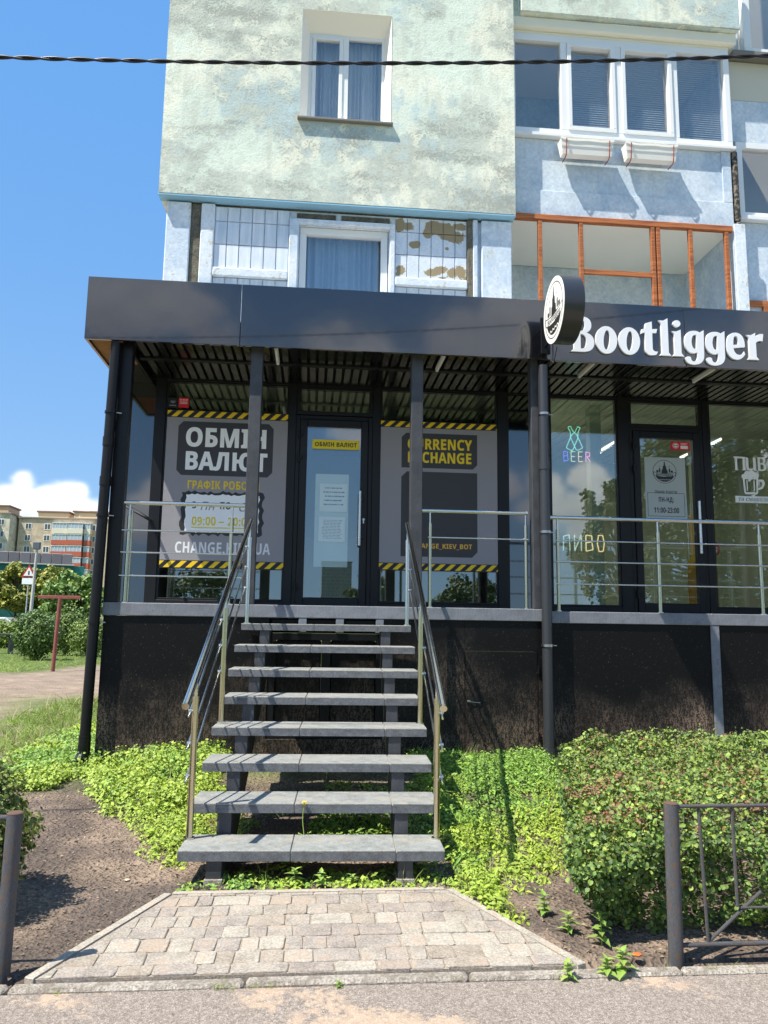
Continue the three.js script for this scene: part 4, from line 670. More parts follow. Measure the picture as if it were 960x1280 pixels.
{ // neon: crossed bottles over four letters; below it the four-letter word
  const z = GZ - 0.12, n = thing('neon_sign', 'small neon sign of crossed green bottles above coloured letters', 'neon sign');
  const bottle = (a) => { const out = [[-0.035, -0.16], [-0.045, -0.14], [-0.045, 0.02], [-0.018, 0.09], [-0.018, 0.16], [0.018, 0.16], [0.018, 0.09], [0.045, 0.02], [0.045, -0.14], [0.035, -0.16], [-0.035, -0.16]].map(([x, y]) => [3.24 + x * Math.cos(a) - y * Math.sin(a), 3.9 + x * Math.sin(a) + y * Math.cos(a), z + a * 0.02]); return merge(out.slice(1).map((p, i) => rod(out[i], p, 0.0045, 6))); };
  for (const a of [-0.42, 0.42]) part(n, 'bottle_tube', bottle(a), glow('#7fe6cc', 0.8));
  const strokes = { B: [[0, 0, 0, 1], [0, 1, 0.45, 0.95], [0.45, 0.95, 0.45, 0.58], [0.45, 0.58, 0, 0.52], [0.45, 0.52, 0.52, 0.1], [0.52, 0.1, 0, 0]], E: [[0, 0, 0, 1], [0, 1, 0.5, 1], [0, 0.5, 0.42, 0.5], [0, 0, 0.5, 0]], R: [[0, 0, 0, 1], [0, 1, 0.48, 0.92], [0.48, 0.92, 0.46, 0.55], [0.46, 0.55, 0, 0.5], [0.15, 0.5, 0.52, 0]], 'П': [[0, 0, 0.04, 0.9], [0.04, 0.9, 0.45, 1], [0.45, 1, 0.5, 0]], 'И': [[0, 1, 0, 0], [0, 0, 0.5, 1], [0.5, 1, 0.5, 0]], 'В': [[0, 0, 0, 1], [0, 1, 0.45, 0.95], [0.45, 0.95, 0.45, 0.58], [0.45, 0.58, 0, 0.52], [0.45, 0.52, 0.52, 0.1], [0.52, 0.1, 0, 0]], 'О': [[0.1, 0, 0, 0.5], [0, 0.5, 0.1, 1], [0.1, 1, 0.42, 1], [0.42, 1, 0.52, 0.5], [0.52, 0.5, 0.42, 0], [0.42, 0, 0.1, 0]] };
  const word = (p, s, x, y, h, gap, cols) => [...s].forEach((c, i) => part(p, 'letter_tube', merge(strokes[c].map(([a, b, d, e]) => rod([x + i * gap + a * h * 0.85, y + b * h, z], [x + i * gap + d * h * 0.85, y + e * h, z], h * 0.035, 6))), glow(...cols[i])));
  word(n, 'BEER', 3.1, 3.6, 0.125, 0.095, [['#5a62ff', 0.9], ['#d8ecc0', 0.7], ['#ffe0a0', 0.7], ['#ff8bdc', 0.8]]);
  const m = thing('neon_sign', 'pale yellow and teal neon word sign low in the window', 'neon sign');
  word(m, 'ПИВО', 3.07, 2.47, 0.2, 0.145, [['#bfe8dc', 0.5], ['#cfe8dc', 0.5], ['#ffe2a0', 0.7], ['#ffdc90', 0.7]]);
}
// lamps
const tubeGlow = std('#f4f4ee', 0.4, { emissive: new THREE.Color('#fff6e4'), emissiveIntensity: 1.6 });
function tubeLamp(label, p, q, lit, group) {
  const t = thing('tube_lamp', label, 'lamp', [0, 0, 0], 0, group), d = new THREE.Vector3(...q).sub(new THREE.Vector3(...p)), len = d.length();
  part(t, 'tube', rod(p, q, 0.018, 12), lit ? tubeGlow : MAT.lampwhite);
  part(t, 'housing', rod([p[0], p[1] + 0.022, p[2]], [q[0], q[1] + 0.022, q[2]], 0.02, 8), MAT.lampwhite);
  if (lit) { const l = new THREE.RectAreaLight(new THREE.Color('#fff4e0'), 15, 0.06, len); l.position.set((p[0] + q[0]) / 2, p[1] - 0.03, (p[2] + q[2]) / 2); l.rotation.set(-Math.PI / 2, 0, 0); scene.add(l); }
}
for (const [x, w] of [[-0.45, 'above the Ukrainian poster'], [1.33, 'above the English poster'], [2.98, 'above the neon signs'], [4.35, 'before the beer shop door']]) tubeLamp('white tube lamp on the canopy soffit ' + w, [x, 4.38, -0.05], [x, 4.38, -0.52], false, 'tube lamps under the canopy');
for (const [x, z, w] of [[3.1, -2.2, 'behind the neon signs'], [4.3, -2.4, 'behind the beer shop door'], [5.7, -2.4, 'behind the white lettering']]) tubeLamp('lit ceiling tube inside the beer shop ' + w, [x, 4.2, z], [x, 4.2, z - 1.2], true, 'ceiling tubes inside the beer shop');
{
  const d = thing('snack_display', 'yellow snack stand with a red disc inside the beer shop window', 'display', [5.04, 1.69, -1.62]);
  part(d, 'stand', bx(-0.16, 0.1, 0, 0.62, -0.3, 0, 0.01), std('#b98f4a', 0.6)); part(d, 'header', bx(-0.16, 0.1, 0.62, 1.32, -0.28, -0.005, 0.008), std('#e2b32a', 0.5));
  const disc = new THREE.CylinderGeometry(0.13, 0.13, 0.012, 40); disc.rotateX(Math.PI / 2); disc.scale(1.25, 1, 1); { const p = disc.attributes.position, uv = disc.attributes.uv; for (let i = 0; i < p.count; i++) uv.setXY(i, 0.5 + p.getX(i) / 0.325, 0.5 + p.getY(i) / 0.26); }
  disc.translate(-0.03, 0.86, 0.006); part(d, 'disc', disc, std('#ffffff', 0.5, { map: canvasTex(256, 205, (g, w, h) => { g.fillStyle = '#c5221f'; g.fillRect(0, 0, w, h); fit(g, "Lay's", 30, 62, 196, 84, 'italic bold 90px sans-serif', '#f4efe6', 2); }) }));
}

// ---------------------------------------------------------------- the ground
const noise2 = (x, z, s = 1) => fbm3(x * s + 91.3, z * s + 17.7, 5.5, 4) - 0.5;
function groundY(x, z) {
  let h = 0.25 * (1 - step(0.1, 2.9, z));                       // a low bank against the plinth
  if (z < 0) h = mix(0.25, 0.1, step(0, -5, z));
  h *= 1 - 0.35 * step(-1.2, -2.2, x) * step(3, 0.5, z);
  h += noise2(x, z, 1.7) * 0.05 * step(4.0, 2.6, z) + noise2(x, z, 7) * 0.02 * step(4.05, 3.2, z);
  if (z > 3.0) h = Math.min(h, mix(h, -0.015, step(3.0, 3.9, z)));
  if (x > 1.2 && z > 2.4) h += 0.03 * step(4.02, 3.6, z);
  if (z > 4.0) h = -0.05 + noise2(x, z, 0.3) * 0.02;
  const far = Math.hypot(x, z - 4); if (far > 30) h += noise2(x, z, 0.02) * Math.min(0.6, (far - 30) * 0.01);
  return h;
}
const PAD = [[-1.165, 4.085], [1.275, 4.085], [0.835, 3.035], [-0.755, 3.035]];
{
  const grade = (a, b, fine, lo, hi) => { const out = []; for (let v = lo; v <= hi; v += fine) out.push(v); let s = fine, v = hi; while (v < b) { s *= 1.18; v += s; out.push(Math.min(v, b)); } s = fine; v = lo; while (v > a) { s *= 1.18; v -= s; out.unshift(Math.max(v, a)); } return out; };
  const xs = grade(-1500, 1500, 0.055, -3.2, 3.6), zs = grade(-1500, 1500, 0.055, -2.2, 4.1), nx = xs.length, nz = zs.length;
  const pos = new Float32Array(nx * nz * 3), col = new Float32Array(nx * nz * 3), uv = new Float32Array(nx * nz * 2), idx = [];
  const dark = [0.155, 0.117, 0.095], sand = [0.36, 0.265, 0.195], grass = [0.15, 0.24, 0.04], yard = [0.43, 0.325, 0.245], verge = [0.16, 0.2, 0.05];
  for (let j = 0; j < nz; j++) for (let i = 0; i < nx; i++) {
    const x = xs[i], z = zs[j], k = j * nx + i, n1 = noise2(x, z, 1.3) + 0.5, n2 = noise2(x + 40, z, 4) + 0.5;
    pos[k * 3] = x; pos[k * 3 + 1] = groundY(x, z); pos[k * 3 + 2] = z; uv[k * 2] = x; uv[k * 2 + 1] = z;
    let c = mixc(dark, sand, step(0.42, 0.58, n1 * 0.6 + n2 * 0.4) * 0.85);
    if (x < -1.9 || z < 0) c = mixc(c, yard, step(0.6, -1.6, z + (n1 - 0.5) * 3));
    const strip = step(-3.9, -2.9, x + (n2 - 0.5) * 1.4 - 0.35 * (z + 1)) * step(1.2, 0.2, z) * step(-9, -6.5, z); c = mixc(c, grass, strip * 0.8);
    const lawn = step(-14.6, -15.6, z + 0.45 * (x + 8) + (n2 - 0.5) * 0.9); c = mixc(c, mixc(grass, verge, n1), lawn);
    if (Math.abs(x + 5.6 + (z + 20) * 0.3) < 1.0 && z < -14.5 && z > -60) c = mixc(c, yard, 0.9);
    if (z > 12) c = mixc(c, grass, step(12, 13, z));
    col.set(c, k * 3);
    if (i && j) idx.push(k - nx - 1, k - 1, k - nx, k - nx, k - 1, k);
  }
  const g = new THREE.BufferGeometry(); g.setAttribute('position', new THREE.BufferAttribute(pos, 3)); g.setAttribute('color', new THREE.BufferAttribute(col, 3)); g.setAttribute('uv', new THREE.BufferAttribute(uv, 2)); g.setIndex(idx); g.computeVertexNormals();
  structure('ground', g, MAT.ground);
}
{ // asphalt footway
  const T = [], n = 60; const xs = []; for (let i = 0; i <= n; i++) xs.push(mix(-3.2, 3.2, i / n)); xs.unshift(-60); xs.push(60); const zs = [4.16]; for (let i = 1; i <= 14; i++) zs.push(4.16 + i * 0.06); zs.push(6, 9, 11.8);
  const y = (x, z) => -0.012 + noise2(x, z, 2.2) * 0.018 * step(4.16, 4.26, z);
  for (let i = 0; i + 1 < xs.length; i++) for (let j = 0; j + 1 < zs.length; j++) { const P = (a, b) => [xs[a], y(xs[a], zs[b]), zs[b]]; T.push(...quad(P(i, j + 1), P(i + 1, j + 1), P(i + 1, j), P(i, j))); }
  structure('footway', metric(soup(T)), MAT.asphalt);
  const k = structure('kerb'); let x = -6.2;
  while (x < 6) { const l = x < -1.6 || x > 1.2 ? 0.995 : 0.985, a = R(-0.004, 0.004); if (x + l > -5) { const g = bx(x, x + l - 0.012, -0.2, 0.006 + R(-0.004, 0.004), 4.088 + a, 4.158 + a, 0.012); part(k, 'kerb_stone', g, MAT.kerb); } x += l; }
}
{ // pavers: courses of mixed stones cut to the outline of the pad, in a thin edging
  const pave = structure('paving'), q = rng(88), inset = 0.035;
  part(pave, 'bedding', slabOf([[-1.15, 4.08], [1.26, 4.08], [0.83, 3.04], [-0.75, 3.04]], -0.2, 0.0125, 0.001), MAT.pavers[5]);
  const clip = (poly, side) => { const out = []; for (let i = 0; i < poly.length; i++) { const a = poly[i], b = poly[(i + 1) % poly.length], da = side(a), db = side(b); if (da >= 0) out.push(a); if ((da >= 0) !== (db >= 0)) { const t = da / (da - db); out.push([mix(a[0], b[0], t), mix(a[1], b[1], t)]); } } return out; };
  const left = (p) => (p[0] - (-1.165 + (4.085 - p[1]) * 0.3905)) - inset, right = (p) => ((1.275 - (4.085 - p[1]) * 0.419) - p[0]) - inset;
  const rows = [4.083, 3.982, 3.84, 3.69, 3.545, 3.4, 3.255, 3.11, 3.07];
  for (let r = 0; r < 8; r++) {
    const z1 = rows[r], z0 = rows[r + 1], h = z1 - z0; let x = -1.2 - q() * 0.15; const sizes = r === 0 ? [0.16, 0.2, 0.26, 0.15] : [0.085, 0.12, 0.14, 0.19, 0.11, 0.22, 0.13];
    while (x < 1.3) {
      const w = sizes[Math.floor(q() * sizes.length)] * (0.95 + 0.1 * q()), gp = 0.003, j = () => (q() - 0.5) * 0.009;
      const c = 0.011, A = x + gp, B = x + w - gp, Z0 = z0 + gp, Z1 = z1 - gp;
      let poly = [[A + c + j(), Z0 + j()], [B - c + j(), Z0 + j()], [B + j(), Z0 + c], [B + j(), Z1 - c], [B - c, Z1 + j()], [A + c, Z1 + j()], [A + j(), Z1 - c], [A + j(), Z0 + c]];
      x += w; if (h < 0.05) poly = [[A, Z0], [B, Z0], [B, Z1], [A, Z1]];
      poly = clip(clip(poly, left), right); if (poly.length < 3) continue;
      let ar = 0; poly.forEach((p, i) => { const n = poly[(i + 1) % poly.length]; ar += p[0] * n[1] - n[0] * p[1]; }); if (Math.abs(ar) < 0.0006) continue;
      const g = slabOf(poly, -0.06, 0.02 + (q() - 0.5) * 0.005, 0.0035); part(pave, 'paver', g, MAT.pavers[Math.floor(q() * 6)]);
    }
  }
  const edge = (a, b) => { const d = [b[0] - a[0], b[1] - a[1]], l = Math.hypot(...d), n = [-d[1] / l * 0.022, d[0] / l * 0.022]; part(pave, 'edging', slabOf([[a[0] - n[0], a[1] - n[1]], [b[0] - n[0], b[1] - n[1]], [b[0] + n[0], b[1] + n[1]], [a[0] + n[0], a[1] + n[1]]], -0.15, 0.021, 0.004), MAT.pavers[4]); };
  edge([-1.165, 4.08], [-0.765, 3.05]); edge([1.27, 4.08], [0.84, 3.05]); edge([-0.742, 3.045], [0.815, 3.045]);
}

// ---------------------------------------------------------------- low fences of welded tube and bar
MAT.fence = (() => { const a = field(N, 10, 5, 111), b = field(N, 90, 2, 112, 40); return std('#ffffff', 0.6, { map: size(dataTex(N, N, (i) => { const g = (b[i] - 0.5) * 30; return mixc([82 + g, 84 + g, 88 + g], [104, 84, 70], step(0.68, 0.76, a[i]) * 0.8); }), 0.5), bumpMap: size(fineBump, 0.2), bumpScale: 0.002 }); })();
function fencePost(t, x, z, h) { part(t, 'post', rod([x, -0.1, z], [x + 0.004, h, z], 0.035, 22), MAT.fence); part(t, 'post_cap', rod([x + 0.004, h, z], [x + 0.004, h + 0.004, z], 0.036, 22, 0.03), std('#5b4338', 0.9)); }
{
  const t = thing('low_fence', 'low grey bar fence in front of the clipped hedge', 'fence');
  fencePost(t, 1.755, 4.0, 0.7); fencePost(t, 4.0, 4.0, 0.7);
  part(t, 'top_rail', rod([1.79, 0.685, 4.0], [3.97, 0.69, 4.0], 0.009, 8), MAT.fence);
  part(t, 'bottom_rail', rod([1.79, 0.055, 4.0], [3.97, 0.06, 4.0], 0.012, 8), MAT.fence);
  for (const [x, x2, y] of [[1.9, 1.92, 0.06], [2.07, 2.075, 0.22], [2.3, 2.3, 0.06], [2.6, 2.6, 0.06], [2.9, 2.9, 0.06]]) part(t, 'bar', rod([x, 0.68, 3.995], [x2, y, 3.995], 0.0085, 8), MAT.fence);
  part(t, 'brace', rod([1.925, 0.065, 3.99], [2.2, 0.285, 3.99], 0.0085, 8), MAT.fence);
  part(t, 'cross_bar', rod([2.09, 0.215, 3.995], [2.6, 0.215, 3.995], 0.0065, 8), MAT.fence);
  const l = thing('low_fence', 'low grey tube fence post and rail beside the round shrub', 'fence');
  fencePost(l, -1.312, 3.985, 0.675); fencePost(l, -3.6, 3.985, 0.675);
  part(l, 'top_rail', rod([-3.57, 0.655, 3.985], [-1.34, 0.655, 3.985], 0.012, 8), MAT.fence);
  part(l, 'bottom_rail', rod([-3.57, 0.06, 3.985], [-1.34, 0.06, 3.985], 0.012, 8), MAT.fence);
  for (const x of [-1.6, -1.9, -2.2, -2.6]) part(l, 'bar', rod([x, 0.65, 3.98], [x, 0.06, 3.98], 0.0085, 8), MAT.fence);
}

// ---------------------------------------------------------------- foliage
const dummy = new THREE.Object3D();
function leafGeo(shape, fold = 0.25, curl = 0.15) { // outline of half widths along the midrib, folded on it; length 1
  const T = [], n = shape.length;
  for (let i = 0; i + 1 < n; i++) { const t0 = i / (n - 1), t1 = (i + 1) / (n - 1), a = shape[i], b = shape[i + 1], y0 = -curl * t0 * t0, y1 = -curl * t1 * t1;
    for (const s of [-1, 1]) { const A = [0, y0, t0], B = [0, y1, t1], C = [s * b, y1 + b * fold, t1], D = [s * a, y0 + a * fold, t0]; if (b) T.push(...(s > 0 ? [...A, ...B, ...C] : [...A, ...C, ...B])); if (a) T.push(...(s > 0 ? [...A, ...C, ...D] : [...A, ...D, ...C])); } }
  return metric(soup(T));
}
const LEAF = { small: leafGeo([0, 0.3, 0], 0.35, 0.2), round: leafGeo([0.06, 0.38, 0.36, 0], 0.15, 0.22), heart: leafGeo([0.2, 0.46, 0.34, 0], 0.18, 0.25), nettle: leafGeo([0.08, 0.27, 0.3, 0.2, 0.1, 0], 0.22, 0.3), long: leafGeo([0.03, 0.16, 0.13, 0], 0.3, 0.3), blade: leafGeo([0.022, 0.02, 0.013, 0], 0.4, 0.45) };
// list of [x, y, z, size, nx, ny, nz, r, g, b]: a leaf at a point whose upper side faces n
function leaves(parent, name, geo, list, m = MAT.leaf) {
  const o = new THREE.InstancedMesh(geo, m, list.length), n = new THREE.Vector3(), up = new THREE.Vector3(0, 1, 0), c = new THREE.Color(), q2 = new THREE.Quaternion();
  list.forEach((l, i) => { n.set(l[4], l[5], l[6]).normalize(); dummy.position.set(l[0], l[1], l[2]); dummy.quaternion.setFromUnitVectors(up, n); q2.setFromAxisAngle(up, rnd() * 6.283); dummy.quaternion.multiply(q2); dummy.scale.setScalar(l[3]); dummy.updateMatrix(); o.setMatrixAt(i, dummy.matrix); o.setColorAt(i, c.setRGB(l[7], l[8], l[9])); });
  o.name = name; o.castShadow = o.receiveShadow = true; o.userData = { kind: 'stuff' }; parent.add(o); return o;
}
const tint = (a, b, v = 0.25) => { const t = rnd(), k = 1 + (rnd() - 0.5) * 2 * v; return [mix(a[0], b[0], t) * k, mix(a[1], b[1], t) * k, mix(a[2], b[2], t) * k]; };
const rv = () => { const z = rnd() * 2 - 1, a = rnd() * 6.283, s = Math.sqrt(1 - z * z); return [s * Math.cos(a), z, s * Math.sin(a)]; };

// clipped hedge behind the fence
{
  const h = thing('hedge', 'clipped green hedge with rusty flower heads behind the bar fence', 'hedge');
  const X0 = 1.42, X1 = 5.2, Z0 = 1.25, Z1 = 3.86, list = [], fl = [];
  const edge = (z) => mix(1.36, 2.02, clamp((3.75 - z) / 2.3)), top = (x, z) => 0.575 + noise2(x, z, 2.4) * 0.24 + noise2(x + 5, z, 7) * 0.1 - 0.12 * step(edge(z) + 0.4, edge(z), x) - 0.1 * step(3.6, 3.9, z), west = (y, z) => edge(z) + noise2(y * 2, z, 2.6) * 0.26 + noise2(y * 6, z * 2, 3.6) * 0.1 + 0.16 * step(0.35, 0, y) + 0.14 * step(0.4, 0.7, y), south = (x, y) => 3.87 + noise2(x, y * 1.5, 2.8) * 0.24 + noise2(x * 2.2, y * 3 + 4, 3) * 0.1 - 0.14 * step(0.3, 0, y) - 0.1 * step(0.42, 0.7, y);
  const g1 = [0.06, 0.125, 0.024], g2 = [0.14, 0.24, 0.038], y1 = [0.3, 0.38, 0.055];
  const gap = (x, y, z) => fbm3(x * 6 + 9, y * 6, z * 6, 2);
  for (let k = 0; k < 125000; k++) {
    const f = rnd(), d = -Math.log(1 - rnd() * 0.97) * 0.045 - 0.012 + (rnd() < 0.04 ? -0.03 * rnd() : 0); let x, y, z, n;
    if (f < 0.46) { x = R(X0, X1 - 1.6 * rnd()); z = R(Z0, Z1); y = groundY(x, z) * 0.6 + top(x, z) - d; n = [0, 1, 0.15]; if (x < west(y, z)) continue; if (z > south(x, y)) continue; }
    else if (f < 0.78) { x = R(X0 - 0.1, X1 - 2.2 * rnd()); y = R(0.02, 0.74); z = south(x, y) - d; n = [0, 0.35, 1]; if (x < west(y, z) || y > top(x, z)) continue; if (y < 0.25 && rnd() < 0.45) continue; }
    else { z = R(Z0, Z1); y = R(0.04, 0.74); x = west(y, z) + d; n = [-1, 0.4, 0.1]; if (z > south(x, y) || y > top(x, z)) continue; }
    const gp = gap(x, y, z); if (gp < 0.47 && d < 0.06 && rnd() < 0.9) { const s = 0.12; x += n[0] ? s : 0; z -= n[2] > 0.5 ? s : 0; y -= n[1] > 0.9 ? s * 0.6 : 0; }
    if (fbm3(x * 3.1 + 31, y * 3.1, z * 3.1, 2) < 0.4 && rnd() < 0.5) continue;
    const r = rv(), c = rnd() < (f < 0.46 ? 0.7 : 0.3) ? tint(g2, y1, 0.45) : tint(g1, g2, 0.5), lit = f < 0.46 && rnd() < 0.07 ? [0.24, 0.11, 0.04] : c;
    list.push([x, y, z, R(0.01, 0.03) + 0.012 * Math.pow(rnd(), 4), n[0] * 0.7 + r[0], n[1] * 0.7 + r[1] + 0.25, n[2] * 0.7 + r[2], ...lit]);
  }
  leaves(h, 'foliage', LEAF.round, list);
  for (let k = 0; k < 1100; k++) { // spent flower heads
    const rim = rnd() < 0.5, x = rim ? R(1.5, 2.5) : R(1.5, 4.4), z = rim ? R(2.6, 3.86) : R(1.4, 3.86), y = groundY(x, z) * 0.6 + top(x, z) + 0.004; if (x < west(y, z) || noise2(x + 3, z, 3.2) < 0.02) continue;
    for (let i = 0; i < 9; i++) { const r = rv(); fl.push([x + r[0] * 0.024, y + 0.006 + r[1] * 0.014, z + r[2] * 0.024, R(0.009, 0.017), r[0], r[1] + 0.5, r[2], ...tint([0.3, 0.12, 0.05], [0.24, 0.15, 0.08], 0.3)]); }
  }
  leaves(h, 'flower_heads', LEAF.round, fl);
  const shoots = []; for (let k = 0; k < 260; k++) { const x = R(1.4, 4.2), z = R(1.3, 3.84), tall = 4 + Math.floor(12 * Math.pow(rnd(), 2.5)), y = groundY(x, z) * 0.6 + top(x, z); if (x < edge(z) + 0.12) continue; const lx = R(-0.3, 0.3), lz = R(-0.3, 0.3); for (let i = 0; i < tall; i++) { const r = rv(); shoots.push([x + r[0] * 0.012 + lx * i * 0.01, y - 0.02 + i * 0.011, z + r[2] * 0.012 + lz * i * 0.01, R(0.018, 0.034), r[0], 0.6, r[2], ...tint([0.14, 0.2, 0.04], [0.22, 0.26, 0.05])]); } }
  leaves(h, 'shoots', LEAF.small, shoots);
  const st = []; for (let k = 0; k < 130; k++) { const z = R(1.4, 3.65), x = R(edge(z) + 0.2, 4.4), a = R(-0.12, 0.12), b = R(-0.1, 0.1); st.push(rod([x, -0.05, z], [x + a, 0.5, z + b], 0.008, 5, 0.003)); }
  part(h, 'stems', merge(st), MAT.bark);
}
// round shrub by the tube fence
function shrub(name, label, cx, cz, rx, ry, rz, n, ls, c1, c2, geo, seed, group, y0 = null) {
  const t = thing(name, label, 'shrub', [cx, (y0 ?? groundY(cx, cz)), cz], 0, group), list = [], st = [];
  for (let k = 0; k < n; k++) {
    const v = rv(), rr = Math.pow(rnd(), 0.28), bump = 1 + (fbm3(v[0] * 2.6 + seed, v[1] * 2.6, v[2] * 2.6, 3) - 0.5) * 0.9, hole = fbm3(v[0] * 5 + seed * 3, v[1] * 5, v[2] * 5, 2); if (hole < 0.42 && rr > 0.8) continue;
    const x = v[0] * rx * rr * bump, y = ry + v[1] * ry * rr * bump, z = v[2] * rz * rr * bump; if (y < 0.02) continue;
    const r = rv(); list.push([x, y, z, ls * R(0.7, 1.3), v[0] + r[0] * 0.9, v[1] + r[1] * 0.9 + 0.3, v[2] + r[2] * 0.9, ...tint(c1, c2, 0.3)]);
  }
  leaves(t, 'foliage', geo, list);
  for (let k = 0; k < 14; k++) { const a = rnd() * 6.28, b = rnd() * 0.7; st.push(rod([Math.cos(a) * 0.06 * rx, -0.05, Math.sin(a) * 0.06 * rz], [Math.cos(a) * rx * b, ry * 1.5, Math.sin(a) * rz * b], 0.02 * rx, 5, 0.006 * rx)); }
  part(t, 'stems', merge(st), MAT.bark); return t;
}
shrub('garden_shrub', 'leafy round shrub behind the tube fence post', -1.95, 3.2, 0.46, 0.41, 0.42, 24000, 0.026, [0.06, 0.12, 0.022], [0.26, 0.3, 0.05], LEAF.round, 3);

// weeds that cover the bank, uncountable: seedlings of several kinds, grass, dry stalks, litter
{
  const lists = { heart: [], small: [], long: [] }, blades = [], stalks = [], litter = [];
  const green = (x, z) => { // how thickly the bank is overgrown
    let m = 0.42 + noise2(x, z, 1.6) * 2.2 + noise2(x + 9, z, 4.5) * 1.3;
    if (x < -0.75) { const path = -1.05 - 0.75 * step(2.6, 1.0, z) - 0.9 * step(1.2, -0.4, z); m += 0.3; m -= 2.4 * step(path + 0.3, path - 0.3, x + noise2(x, z, 3) * 0.5) * step(-0.3, 0.2, z); if (z > 2.4) m -= 0.9 * step(2.4, 3.1, z); }
    else if (x < 0.95) m += z > 2.7 ? -0.25 : z > 1.0 ? -0.25 : -0.8;
    else { m += 0.2 + 0.4 * step(2.0, 0.8, z) - 0.7 * step(2.2, 3.5, z) * step(1.0, 1.25, x) - 0.15 * step(1.6, 2.2, z) * step(1.2, 1.5, x) + 0.25 * step(1.3, 1.0, x); if (z > 3.2) m -= 0.35; }
    return m;
  };
  const inPad = (x, z) => z > 3.0 && x > -1.2 + (4.085 - z) * 0.39 && x < 1.31 - (4.085 - z) * 0.42;
  const ly1 = [0.25, 0.38, 0.028], ly2 = [0.37, 0.47, 0.045], lg1 = [0.13, 0.27, 0.028], lg2 = [0.25, 0.41, 0.045];
  const strip = (x, z) => x < -2.08 && z < 0.9 ? step(-4.0, -2.6, x + noise2(x, z, 1.5) * 1.1 - 0.35 * (z + 1)) * 1.1 * step(-9, -6, z) : 0;
  for (let k = 0; k < 90000; k++) {
    const x = R(-2.9, 2.3), z = R(-3.2, 3.9); if (inPad(x, z) || (x > -2.0 && z < 0.02) || (x > 1.75 && z > 2.3)) continue;
    const m = x < -2.08 && z < 0.9 ? strip(x, z) * 0.75 : green(x, z); if (m < rnd() * 0.8) continue;
    const kind = fbm3(x * 1.3 + 70, z * 1.3, 2, 2) + (x > 0.5 ? (z - 1.3) * 0.14 : 0) + (rnd() - 0.5) * 0.2, yellow = kind > 0.41, big = x < -0.8 && z < 1.6 && rnd() < 0.7, hgt = (0.015 + 0.11 * rnd() * clamp(m)) * (big ? 1.5 : 1), y = groundY(x, z), n = 3 + Math.floor(rnd() * 4);
    const which = big ? 'heart' : rnd() < 0.45 ? 'small' : rnd() < 0.35 ? 'long' : 'heart', base = (which === 'long' ? 0.042 : which === 'small' ? 0.023 : 0.018) * (0.5 + rnd());
    for (let i = 0; i < n; i++) { const r = rv(); lists[which].push([x + r[0] * 0.04, y + hgt * (0.3 + 0.7 * rnd()), z + r[2] * 0.04, base * (big ? 1.3 : 1) * R(0.7, 1.2), r[0] * 0.8, 0.85, r[2] * 0.8 + 0.12, ...(yellow ? tint(ly1, ly2, 0.3) : tint(lg1, lg2, 0.35))]); }
  }
  const w = new THREE.Group(); w.name = 'ground_cover'; w.userData = { kind: 'stuff', label: 'bright green weeds and grass covering the bank around the stair', category: 'weeds' }; scene.add(w);
  for (const n of ['heart', 'small', 'long']) leaves(w, { heart: 'leafy_weeds', small: 'small_leaved_weeds', long: 'narrow_leaved_weeds' }[n], LEAF[n], lists[n]);
  for (let k = 0; k < 60000; k++) {
    const x = R(-4.4, 2.3), z = R(-7.5, 3.95); if (inPad(x, z) || (x > -2.05 && z < 0.02) || (x > 1.8 && z > 2.2)) continue;
    const far = x < -2.08 && z < 0.9 ? strip(x, z) * 1.1 : green(x, z) * 0.8; if (far < rnd() * 0.9) continue; const r = rv(), dry = rnd() < 0.07;
    (dry ? stalks : blades).push([x, groundY(x, z), z, R(0.05, 0.15) * (z < 0.6 ? 1.25 : 0.9) * (dry ? 1.7 : 1), r[0], r[1] * 0.25, r[2], ...(dry ? tint([0.34, 0.28, 0.13], [0.42, 0.36, 0.2], 0.25) : tint([0.19, 0.34, 0.035], [0.34, 0.46, 0.06], 0.25))]);
  }
  leaves(w, 'grass_blades', LEAF.blade, blades); leaves(w, 'dry_stalks', LEAF.blade, stalks);
  for (let k = 0; k < 4200; k++) { const x = R(-2.6, 2.2), z = R(0.1, 4.05); if (inPad(x, z)) continue; const r = rv(); litter.push([x, groundY(x, z) + 0.004, z, R(0.01, 0.036), r[0] * 0.4, 1, r[2] * 0.4, ...tint([0.17, 0.13, 0.09], [0.34, 0.25, 0.16], 0.35)]); }
  leaves(w, 'dry_litter', LEAF.small, litter);
  // tufts in the joints and along the edges of paving and kerb
  const tuft = []; for (let k = 0; k < 70; k++) { const e = rnd(), x = e < 0.45 ? R(-0.74, 0.82) : e < 0.75 ? R(1.5, 3.2) : R(-1.1, 1.2), z = e < 0.45 ? 3.01 : e < 0.75 ? 4.12 : 4.163, n = 4 + rnd() * 9; if (e >= 0.75 && rnd() < 0.6) continue; for (let i = 0; i < n; i++) { const r = rv(); tuft.push([x + r[0] * 0.025, 0.0, z + r[2] * 0.01, R(0.02, 0.06), r[0], 0.35, r[2], ...tint([0.15, 0.25, 0.035], [0.32, 0.38, 0.07], 0.25)]); } }
  leaves(w, 'joint_tufts', LEAF.blade, tuft);
  // turf beyond the corner
  const turf = []; for (let k = 0; k < 34000; k++) { const z = -15 - 26 * Math.pow(rnd(), 1.6), x = R(-26, -5); const ln = step(-14.6, -15.6, z + 0.45 * (x + 8)); if (ln < 0.5 || Math.abs(x + 5.6 + (z + 20) * 0.3) < 1.05) continue; const r = rv(); turf.push([x, groundY(x, z), z, R(0.1, 0.3), r[0], 0.3, r[2], ...tint([0.2, 0.34, 0.035], [0.36, 0.45, 0.06], 0.3)]); }
  leaves(w, 'lawn_blades', LEAF.blade, turf);
}
